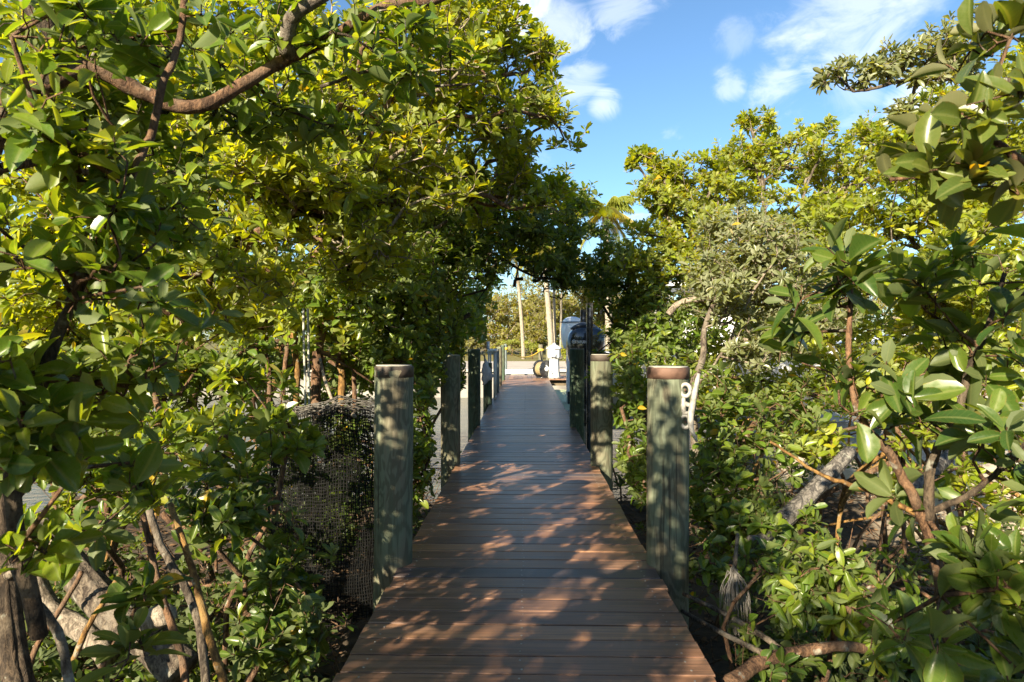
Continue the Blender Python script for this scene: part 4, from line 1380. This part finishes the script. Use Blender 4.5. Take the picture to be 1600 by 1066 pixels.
plant('mangrove_tree', 'wide mangrove tree in the right middle ground under the sky', 'tree', GR, (5.0, 7.8, -.85),
      [(1430, 330, 7.4, 170, 90, .9), (1560, 260, 7.4, 130, 130, .9), (1400, 440, 6.6, 180, 80, .8), (1560, 430, 6.6, 140, 100, .8), (1450, 240, 8.2, 90, 70, .8), (1540, 150, 8.0, 110, 90, .8), (1400, 210, 8.6, 50, 50, .6), (1280, 400, 7.4, 90, 80, .7)],
      L=.090, style='sunny', bark='grey', nl=9, clump=16, spread=(22, 76), up=.9, cov=1.8, seed=25, trunk_r=.06, prop=8)
plant('buttonwood_tree', 'silvery narrow leaved buttonwood tree with pale knotty stem behind the cleat', 'tree', GR, (1.45, 5.4, -.85),
      [(1180, 400, 5.3, 95, 75, .45), (1120, 460, 5.2, 65, 50, .4), (1240, 470, 5.4, 90, 60, .4), (1150, 350, 5.5, 60, 40, .4), (1190, 540, 5.3, 70, 40, .35)],
      L=.062, style='silver', bark='pale', nl=9, cov=2.0, wr=.36, seed=26, trunk_r=.03, clump=7,
      limbs=[dict(pts=[(1090, 720, 5.2), (1080, 640, 5.15), (1085, 592, 5.1), (1100, 555, 5.1), (1103, 515, 5.15), (1116, 470, 5.2)], r0=.034, r1=.018, bark='grey', wob=.012),
             dict(pts=[(1112, 505, 5.15), (1128, 503, 5.15), (1140, 506, 5.2)], r0=.016, r1=.010, bark='pale'),
             dict(pts=[(1092, 600, 5.1), (1120, 560, 5.2), (1145, 520, 5.3), (1160, 470, 5.3)], r0=.010, r1=.006, bark='pale'),
             dict(pts=[(1043, 490, 5.3), (1065, 472, 5.3), (1100, 466, 5.25), (1150, 470, 5.3)], r0=.026, r1=.020, bark='pale', label='bare reddish limb')])
plant('buttonwood_tree', 'drooping silvery buttonwood branch set against the sky at upper right', 'tree', GR, (4.0, 4.4, -.85),
      [(1300, 110, 4.2, 24, 24, .15, 2.2), (1350, 105, 4.2, 48, 24, .2, 2.0), (1420, 85, 4.25, 55, 36, .25, 2.0), (1490, 75, 4.3, 60, 50, .3, 1.8), (1430, 125, 4.25, 60, 20, .2, 1.2), (1420, 180, 4.3, 40, 24, .2, 1.2)],
      L=.062, style='silver', bark='grey', nl=8, cov=1.6, wr=.36, seed=27, trunk_r=.03, clump=4,
      limbs=[dict(pts=[(1830, 780, 4.4), (1780, 400, 4.4), (1640, 160, 4.35), (1520, 128, 4.3), (1430, 122, 4.25), (1370, 138, 4.2), (1330, 146, 4.2)], r0=.03, r1=.006, bark='dark')])
plant('mangrove_shrub', 'dense low mangrove shrub just behind the nearest right post', 'shrub', GR, (1.35, 4.9, -.85),
      [(1110, 660, 4.7, 40, 80, .35), (1160, 700, 4.5, 80, 80, .35), (1120, 790, 4.2, 50, 70, .3), (1180, 820, 4.0, 90, 60, .3), (1230, 640, 5.2, 80, 60, .4)],
      L=.070, style='mangrove', bark='brown', nl=8, cov=2.0, seed=28, trunk_r=.02, clump=4, up=.9)
plant('mangrove_shrub', 'shaded mangrove shrub with hanging leaves near the fallen branch', 'shrub', GR, (1.5, 3.4, -.85),
      [(1310, 870, 3.1, 90, 60, .3), (1230, 950, 3.0, 70, 80, .25), (1370, 990, 2.8, 80, 70, .25), (1310, 940, 3.0, 60, 60, .25)],
      L=.075, style='mangrove', bark='brown', nl=7, cov=1.3, seed=29, trunk_r=.016, clump=3, up=.1, droop=1.3, wr=.40)
plant('mangrove_shrub', 'short mangrove seedlings along the right edge of the near planks', 'shrub', GR, (1.15, 3.3, -.85),
      [(1110, 880, 3.6, 40, 50, .25), (1130, 980, 3.1, 40, 60, .2), (1160, 1040, 2.9, 60, 40, .2), (1230, 1040, 2.8, 60, 40, .2), (1190, 890, 3.5, 60, 40, .25)],
      L=.075, style='deep', bark='brown', nl=8, cov=1.1, seed=30, trunk_r=.012, clump=2, up=1.0)
plant('mangrove_shrub', 'bushy mangrove shrub between the first two right posts', 'shrub', GR, (1.35, 6.9, -.88),
      [(985, 590, 6.4, 34, 70, .4), (985, 690, 5.8, 28, 60, .35), (990, 760, 5.2, 22, 40, .25), (1060, 600, 6.8, 60, 50, .4), (970, 640, 6.4, 14, 30, .2)],
      L=.075, style='mangrove', bark='brown', nl=7, cov=2.0, seed=31, trunk_r=.02, clump=4)
plant('mangrove_shrub', 'leafy mangrove sprig poking up between the second and third right posts', 'shrub', GR, (1.25, 9.0, -.9),
      [(934, 550, 8.6, 14, 12, .2), (925, 590, 8.8, 8, 20, .2), (960, 530, 8.6, 12, 24, .25)],
      L=.075, style='mangrove', bark='brown', nl=7, cov=1.8, seed=32, trunk_r=.014, individuals=150)
plant('mangrove_tree', 'sunlit mangrove tree on stilt roots far behind the big right shrub', 'tree', GR, (6.2, 11.5, -.7),
      [(1250, 520, 10.5, 130, 60, .9), (1450, 530, 10, 150, 70, .9), (1100, 540, 11, 110, 50, .9), (1580, 520, 9.5, 120, 90, .9), (1350, 600, 9.6, 130, 40, .7)],
      L=.12, style='sunny', bark='brown', nl=7, cov=1.3, seed=33, trunk_r=.06, prop=16, individuals=100)

# ---- undergrowth that nobody could count
for sd, sx in ((34, -1), (35, 1)):
    rr = np.random.default_rng(sd)
    bl = []
    for k in range(84):
        yy = rr.uniform(1.8, 4.2) if k > 44 else rr.uniform(2.2, 9.5)
        xx = rr.uniform(1.05 + (.0 if yy > 4.5 else .25), 2.0 + yy * .42)
        bl.append((sx * xx, yy, rr.uniform(-.62, -.42), .45, .45, .25, 26))
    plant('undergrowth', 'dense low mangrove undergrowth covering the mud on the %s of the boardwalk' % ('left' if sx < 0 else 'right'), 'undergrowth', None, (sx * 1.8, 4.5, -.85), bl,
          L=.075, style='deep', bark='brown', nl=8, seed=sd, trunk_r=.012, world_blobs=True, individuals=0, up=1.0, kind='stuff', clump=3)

# ---- behind the camera on the left: the tree whose shade dapples the walk
plant('mangrove_tree', 'mangrove tree standing behind the viewer, shading the near planks', 'tree', None, (-2.6, -1.8, -.82),
      [(-1.45, -.25, 2.45, .6, .7, .5, 190), (-2.5, -1.2, 2.0, .7, .8, .7, 110), (-1.25, -1.9, 1.8, .7, .7, .7, 300), (.0, -2.5, 2.4, .8, .7, .7, 300), (-3.0, -3.0, 2.9, 1.0, 1.0, .7, 200), (-.6, -3.5, 3.0, 1.0, .8, .6, 260), (1.3, -2.8, 2.2, .8, .8, .8, 260), (.8, -3.8, 3.1, .8, .8, .7, 200), (-.5, -2.1, 2.2, .6, .5, .5, 330), (.5, -2.1, 2.1, .6, .5, .6, 330), (-1.65, .9, 1.5, .45, .6, .6, 150), (-2.1, 1.65, 1.7, .45, .4, .6, 170), (-2.7, .3, 2.3, .5, .5, .5, 100), (-1.25, .1, 1.55, .4, .4, .4, 120)],
      L=.095, style='mangrove', bark='brown', nl=7, seed=41, trunk_r=.06, world_blobs=True, individuals=0)

# ---- far bank
FAR = 'trees on the far bank'
for i, (px, d, h, wd, lab) in enumerate([
        (780, 52, 4.4, 90, 'far tree with pale leaning trunks left of the palm trunks'), (835, 60, 6.0, 60, 'tall thin far tree between the palm trunks'),
        (690, 50, 5.0, 110, 'far bank tree behind the dark green left post'), (930, 48, 5.6, 60, 'golden far tree right of the black lift upright'),
        (1000, 46, 4.6, 80, 'broad far tree behind the boat hull'), (890, 62, 5.2, 60, 'far tree standing directly behind the outboards'),
        (560, 56, 5.6, 120, 'wide far bank tree seen through the stilt roots'), (400, 54, 6.0, 130, 'far bank tree behind the middle of the left mangroves'),
        (200, 50, 5.6, 140, 'far bank tree at the left behind the close shrub'), (40, 48, 6.0, 140, 'far bank tree at the extreme left'),
        (1130, 48, 5.2, 110, 'far tree behind the buttonwood'), (1280, 50, 5.4, 120, 'far bank tree behind the right mangroves'),
        (1440, 52, 6.0, 130, 'far bank tree behind the big right shrub'), (1570, 50, 6.0, 130, 'far bank tree at the extreme right')]):
    x = P(px, 530, d)[0]
    rw = wd * d / FPX * .5 * 1.35
    h = h * 1.2
    plant('far_tree', lab, 'tree', FAR, (x, d, 0.05),
          [(x, d, h * .66, rw, 1.6, h * .34, 420), (x - rw * .5, d + 1, h * .42, rw * .8, 1.5, h * .30, 240), (x + rw * .5, d - 1, h * .48, rw * .8, 1.5, h * .32, 240), (x + rw * .2, d - 1.5, h * .22, rw * 1.2, 1.0, h * .20, 260)],
          L=.27, style='far', bark='pale', nl=6, seed=60 + i, trunk_r=.14, tip_r=.012, world_blobs=True, individuals=0, wr=.5, up=.5)
for i, (px, py, d, wd, hh, st, lab) in enumerate([(832, 541, 41, 14, 9, 'sunny', 'round bright yellow green bush beside the rope post'), (800, 535, 47, 28, 4, 'sunny', 'low green hedge plant left of the yellow bush'),
                                          (885, 545, 34, 9, 22, 'sunny', 'upright bright green bush right of the white pedestal'), (960, 560, 30, 30, 20, 'sunny', 'bright bush behind the boat stern'), (848, 522, 52, 22, 10, 'mangrove', 'dark cycad like bush at the foot of the white palm trunk')]):
    c = P(px, py, d)
    rw, rh = wd * d / FPX, hh * d / FPX
    plant('garden_bush', lab, 'bush', 'bushes on the far bank', (c[0], d, 0.02), [(c[0], d, max(c[2], rh * .8), rw, rw * .8, rh, 130)],
          L=.14, style=st, bark='brown', nl=6, seed=90 + i, trunk_r=.03, tip_r=.005, world_blobs=True, individuals=0, up=.6, young=.12 if st == 'sunny' else 0)

raise_plants()


# ------------------------------------------------------------------ palms
def palm(px, d, ztop, lean, r, label, fronds=22, fl=2.6, crown=True):
    x = P(px, 530, d)[0]
    rt = empty('palm_tree', (x, d, 0.0), label, 'palm', 'palms on the far bank')
    rr = np.random.default_rng(int(px))
    zs = np.linspace(-.1, ztop, 22)
    s = np.clip(zs / ztop, 0, 1)
    ctr = np.stack([x + lean * s ** 1.4, np.full(22, d), zs], 1)
    put('trunk', Geo().tube(ctr, r * (1.25 - .45 * s) * (1 + .05 * (np.arange(22) % 2)), 12), M_PALMT, rt)
    if not crown:
        return
    top = ctr[-1]
    for k in range(fronds):
        a = rr.random() * 6.28
        el = rr.uniform(-.5, 1.3)
        dr = np.array([math.cos(a) * math.cos(el), math.sin(a) * math.cos(el), math.sin(el)])
        ts = np.linspace(0, 1, 12)
        ln = fl * rr.uniform(.8, 1.15)
        mid = top + dr * (ts * ln)[:, None] + np.array([0, 0, -1.0]) * (ts ** 2.0 * ln * rr.uniform(.45, .8))[:, None]
        g = Geo().tube(mid, np.linspace(.035, .006, 12), 4, False)
        tan = unit(np.gradient(mid, axis=0))
        sd = unit(np.cross(tan, np.array([0, 0, 1.0])))
        v, q = [], []
        for i in range(1, 44):
            f = i / 44 * 11
            j = int(f)
            p = mid[j] + (mid[min(j + 1, 11)] - mid[j]) * (f - j)
            ll = .62 * math.sin(math.pi * min(1, .15 + .85 * i / 44)) + .12
            for s_ in (-1, 1):
                d3 = unit(sd[j] * s_ * .8 + tan[j] * .6 + np.array([0, 0, -.75]) + rr.normal(size=3) * .12)
                b = len(v)
                wv = tan[j] * .022
                v += [p - wv, p + wv, p + d3 * ll * .6 + wv * .8 + np.array([0, 0, -.0]), p + d3 * ll + np.array([0, 0, -.12])]
                q.append((b, b + 1, b + 2, b + 3))
        g.add(v, q)
        c = .35 + .5 * rr.random() + (.15 if el < .1 else 0)
        put('frond', g, LEAF['far'][0] if el < .3 else LEAF['sunny'][0], rt, attr=np.tile(np.array([[min(c, .95), .5, .5, 1]], np.float32), (g.n, 1)))


palm(952, 34, 7.6, -.2, .15, 'coconut palm with drooping golden fronds above the right mangroves', 24, 2.3)
palm(862, 40, 6.6, -.55, .15, 'tall white palm trunk leaning left beside the rope post', 14, 2.2)
palm(867, 41, 6.2, -.1, .08, 'thinner grey palm trunk touching the white palm trunk', 12, 1.9)
palm(818, 42, 6.4, -.5, .10, 'pale palm trunk left of the white one', 14, 2.0)
palm(876, 43, 6.6, .1, .06, 'slim far palm trunk right of the white palm', 12, 1.9)

# ------------------------------------------------------------------ net, ropes, dead wood, litter
nt = empty('net_enclosure', P(505, 760, 4.7), 'black plastic mesh netting enclosure hanging beside the nearest left post', 'netting')
wv = Geo()
nA, nH = 80, 64
cn = P(505, 640, 4.75)
zt, zbm = cn[2], -0.78


def net_pt(u, v):
    a = math.pi * (1.05 + 1.0 * u)
    rr_ = .40 + .03 * math.sin(9 * u + 3 * v) + .05 * v + .012 * math.sin(31 * u + 5 * v) + .015 * math.sin(17 * v + 6 * u)
    return np.array([cn[0] + rr_ * math.cos(a), cn[1] + .22 + .30 * math.sin(a) * (1 + .1 * v), zt + (zbm - zt) * v + (.022 * math.sin(u * 14) + .012 * math.sin(u * 37)) * (1 - v)])


for lay in range(2):
    if lay:
        nA, nH = 50, 40
    e0, e1 = [], []
    pts = np.array([[net_pt(i / nA + .003 * lay, j / nH) + np.array([.006, .035, -.006]) * lay for j in range(nH + 1)] for i in range(nA + 1)])
    pts += np.random.default_rng(lay).normal(size=pts.shape) * .0015
    for i in range(nA + 1):
        e0.append(pts[i, :-1]); e1.append(pts[i, 1:])
    for j in range(nH + 1):
        e0.append(pts[:-1, j]); e1.append(pts[1:, j])
    e0, e1 = np.concatenate(e0), np.concatenate(e1)
    wv.edges(e0, e1, np.full(len(e0), .0027), np.full(len(e0), .0027), 3)
put('mesh_wall', wv, M_NET, nt, kind='stuff')
rim = Geo()
rr = np.random.default_rng(3)
for k in range(26):
    v0 = rr.uniform(-.035, .05)
    pts = [net_pt(u, v0 + .012 * math.sin(u * 7 + k)) + rr.normal(size=3) * .004 + np.array([0, .10 * rr.random() * 2, 0]) for u in np.linspace(rr.uniform(0, .2), rr.uniform(.75, 1), 12)]
    rim.tube(pts, .0035, 4, False)
put('rolled_rim', rim, simple('grey brown net', (0.09, 0.082, 0.072), .6, .3, .3, 30), nt, kind='stuff')  # rim strands are paler than the mesh wall

hp_ = empty('hanging_rope', P(481, 560, 5.3), 'pair of pale weathered ropes hanging straight down before the stilt roots', 'rope')
for dx in (-4, 3):
    pts = spline([P(478 + dx, 482, 5.3), P(479 + dx, 540, 5.3), P(480 + dx * .8, 600, 5.3), P(481 + dx, 668, 5.3)], 5)
    put('strand', Geo().tube(pts, .009, 6), M_ROPEG, hp_)
st = empty('dead_stick', P(520, 600, 4.9), 'pale curved dead stick resting on the netting rim', 'stick')
put('wood', Geo().tube(spline([P(500, 560, 5.0), P(507, 590, 4.95), P(522, 630, 4.85), P(548, 655, 4.75)], 6), np.linspace(.010, .014, 19), 7, True, 2, .06), BARK['pale'], st)
put('stub', Geo().tube([P(541, 650, 4.77), P(552, 648, 4.72), P(556, 652, 4.7)], [.014, .018, .010], 6, True, 4, .1), BARK['pale'], st)

tl = empty('fallen_tree', P(175, 950, 3.0), 'thick fibrous grey brown trunk slanting down in the lower left', 'fallen tree')
put('trunk', Geo().tube(spline([P(60, 830, 3.2), P(120, 895, 3.1), P(180, 960, 3.0), P(240, 1005, 2.95), P(285, 1050, 2.9)], 7), np.interp(np.arange(29), [0, 14, 28], [.070, .074, .084]), 40, True, 5, .012, .06), BARK['grey'], tl)
put('stub', Geo().tube(spline([P(215, 985, 2.95), P(245, 965, 2.9), P(262, 960, 2.86)], 4), [.055, .052, .05, .05, .048, .046, .045, .044, .04], 20, True, 6, .02, .06), BARK['pale'], tl)
tl2 = empty('fallen_tree', P(10, 960, 2.4), 'dark upright trunk with rough bark at the very left edge', 'fallen tree')
put('trunk', Geo().tube(spline([P(0, 760, 2.5), P(8, 880, 2.45), P(18, 1000, 2.4), P(40, 1120, 2.35)], 6), np.linspace(.036, .050, 19), 32, True, 8, .015, .06), BARK['dark'], tl2)
put('side_branch', Geo().tube(spline([P(14, 900, 2.42), P(45, 870, 2.3), P(110, 830, 2.3)], 5), np.linspace(.018, .010, 11), 7, True, 8, .06), BARK['pale'], tl2)
tl3 = empty('fallen_tree', P(60, 930, 3.3), 'pale lichen spotted trunk lying behind the lower left stems', 'fallen tree')
put('trunk', Geo().tube(spline([P(30, 850, 3.4), P(75, 950, 3.35), P(130, 985, 3.3), P(170, 1030, 3.2)], 6), np.linspace(.055, .050, 19), 12, True, 9, .06), BARK['pale'], tl3)

lg = empty('dead_log', P(1250, 790, 4.0), 'silver grey weathered log slanting up through the right undergrowth', 'log')
put('wood', Geo().tube(spline([P(1170, 868, 3.7), P(1200, 838, 3.8), P(1260, 780, 4.0), P(1330, 705, 4.2)], 7), np.interp(np.arange(22), [0, 10, 21], [.022, .046, .038]), 30, True, 12, .02, .09), M_DEADW, lg)
put('stub', Geo().tube([P(1205, 835, 3.8), P(1185, 845, 3.7), P(1172, 842, 3.65)], [.04, .03, .02], 8, True, 12, .1), M_DEADW, lg)
lg2 = empty('dead_log', P(1440, 760, 3.6), 'pale fallen branch lying behind the red brown right branches', 'log')
put('wood', Geo().tube(spline([P(1395, 800, 3.6), P(1440, 755, 3.7), P(1490, 705, 3.9)], 7), np.linspace(.045, .03, 15), 10, True, 12, .08), M_DEADW, lg2)
for k, (pa, lab) in enumerate([([(1068, 928, 3.5), (1130, 958, 3.2), (1185, 990, 3.0), (1225, 1018, 2.9)], 'upper thin bare pole running from the right post into the undergrowth'),
                               ([(1066, 955, 3.4), (1120, 985, 3.1), (1170, 1010, 2.95), (1212, 1030, 2.85)], 'lower thin bare pole running from the right post into the undergrowth')]):
    sk = empty('bare_pole', P(*pa[1]), lab, 'pole', 'thin bare poles by the right post')
    put('wood', Geo().tube(spline([P(*q) for q in pa], 6), np.linspace(.010, .014, 19), 7, True, k, .04), BARK['grey'], sk)
fb = empty('fallen_branch', P(1240, 1020, 2.8), 'crooked grey brown branch lying low in the lower right', 'branch')
put('wood', Geo().tube(spline([P(1130, 1075, 2.6), P(1190, 1035, 2.75), P(1250, 1018, 2.8), P(1330, 1010, 2.8), P(1400, 1030, 2.8)], 6), np.linspace(.032, .016, 25), 9, True, 3, .07), BARK['brown'], fb)
put('fork', Geo().tube(spline([P(1220, 1025, 2.78), P(1226, 1050, 2.74), P(1222, 1090, 2.7)], 5), np.linspace(.014, .010, 11), 7, True, 3, .05), BARK['brown'], fb)

tf = empty('dry_palm_tuft', P(1145, 900, 3.25), 'hanging tuft of dried grey palm fibres over the dark mud', 'dry frond')
rr = np.random.default_rng(9)
fg = Geo()
ct = P(1146, 890, 3.25)
for k in range(110):
    a = rr.random() * 6.28
    sp = rr.random() ** 1.6 * .085
    ln = rr.uniform(.16, .36)
    e = ct + np.array([math.cos(a) * sp + .01, math.sin(a) * sp, -ln])
    m_ = (ct + e) / 2 + np.array([math.cos(a) * sp * .35, math.sin(a) * sp * .35, .03])
    fg.tube(spline([ct + rr.normal(size=3) * .008, m_, e], 4), np.linspace(.0026, .0007, 9), 3, False)
put('fibres', fg, M_FROND, tf, kind='stuff')
put('stalk', Geo().tube(spline([ct + np.array([.05, .1, .14]), ct + np.array([.02, .03, .06]), ct + np.array([0, 0, -.03])], 4), np.linspace(.008, .012, 9), 8), BARK['grey'], tf)

# dead leaves and sticks on the mud
lit = Geo()
rr = np.random.default_rng(21)
n = 9000
lx = np.where(rr.random(n) < .5, -1, 1) * rr.uniform(.75, 5.5, n)
ly = rr.uniform(1.5, 10, n)
lz = ground_height(lx, ly) + rr.uniform(.004, .03, n)
ang = rr.random(n) * 6.28
D = np.stack([np.cos(ang), np.sin(ang), rr.normal(0, .25, n)], 1)
pl = dict(base=np.stack([lx, ly, lz], 1), D=unit(D), N=None, L=rr.uniform(.05, .10, n), W=rr.uniform(.02, .045, n))
nn = unit(np.stack([rr.normal(0, .3, n), rr.normal(0, .3, n), np.ones(n)], 1))
pl['N'] = unit(nn - (nn * pl['D']).sum(1)[:, None] * pl['D'])
v = blade_verts(pl)
off = (np.arange(n) * 8)[:, None, None]
put('leaf_litter', Geo().add(v.reshape(-1, 3), (BLADE_Q[None] + off).reshape(-1, 4), (BLADE_TRI[None] + off).reshape(-1, 3)), M_LITTER, kind='stuff')
n = 1500
lx = np.where(rr.random(n) < .5, -1, 1) * rr.uniform(.85, 5.0, n)
ly = rr.uniform(1.8, 9.5, n)
p0 = np.stack([lx, ly, ground_height(lx, ly) + .01], 1)
dv = unit(np.stack([rr.normal(size=n), rr.normal(size=n), rr.uniform(-.05, 1.1, n)], 1)) * rr.uniform(.1, .5, n)[:, None]
keepm = ~corridor(p0 + dv)
p0, dv = p0[keepm], dv[keepm]
put('fallen_twigs', Geo().edges(p0, p0 + dv, np.full(len(p0), .005), np.full(len(p0), .003), 4), BARK['brown'], kind='stuff')
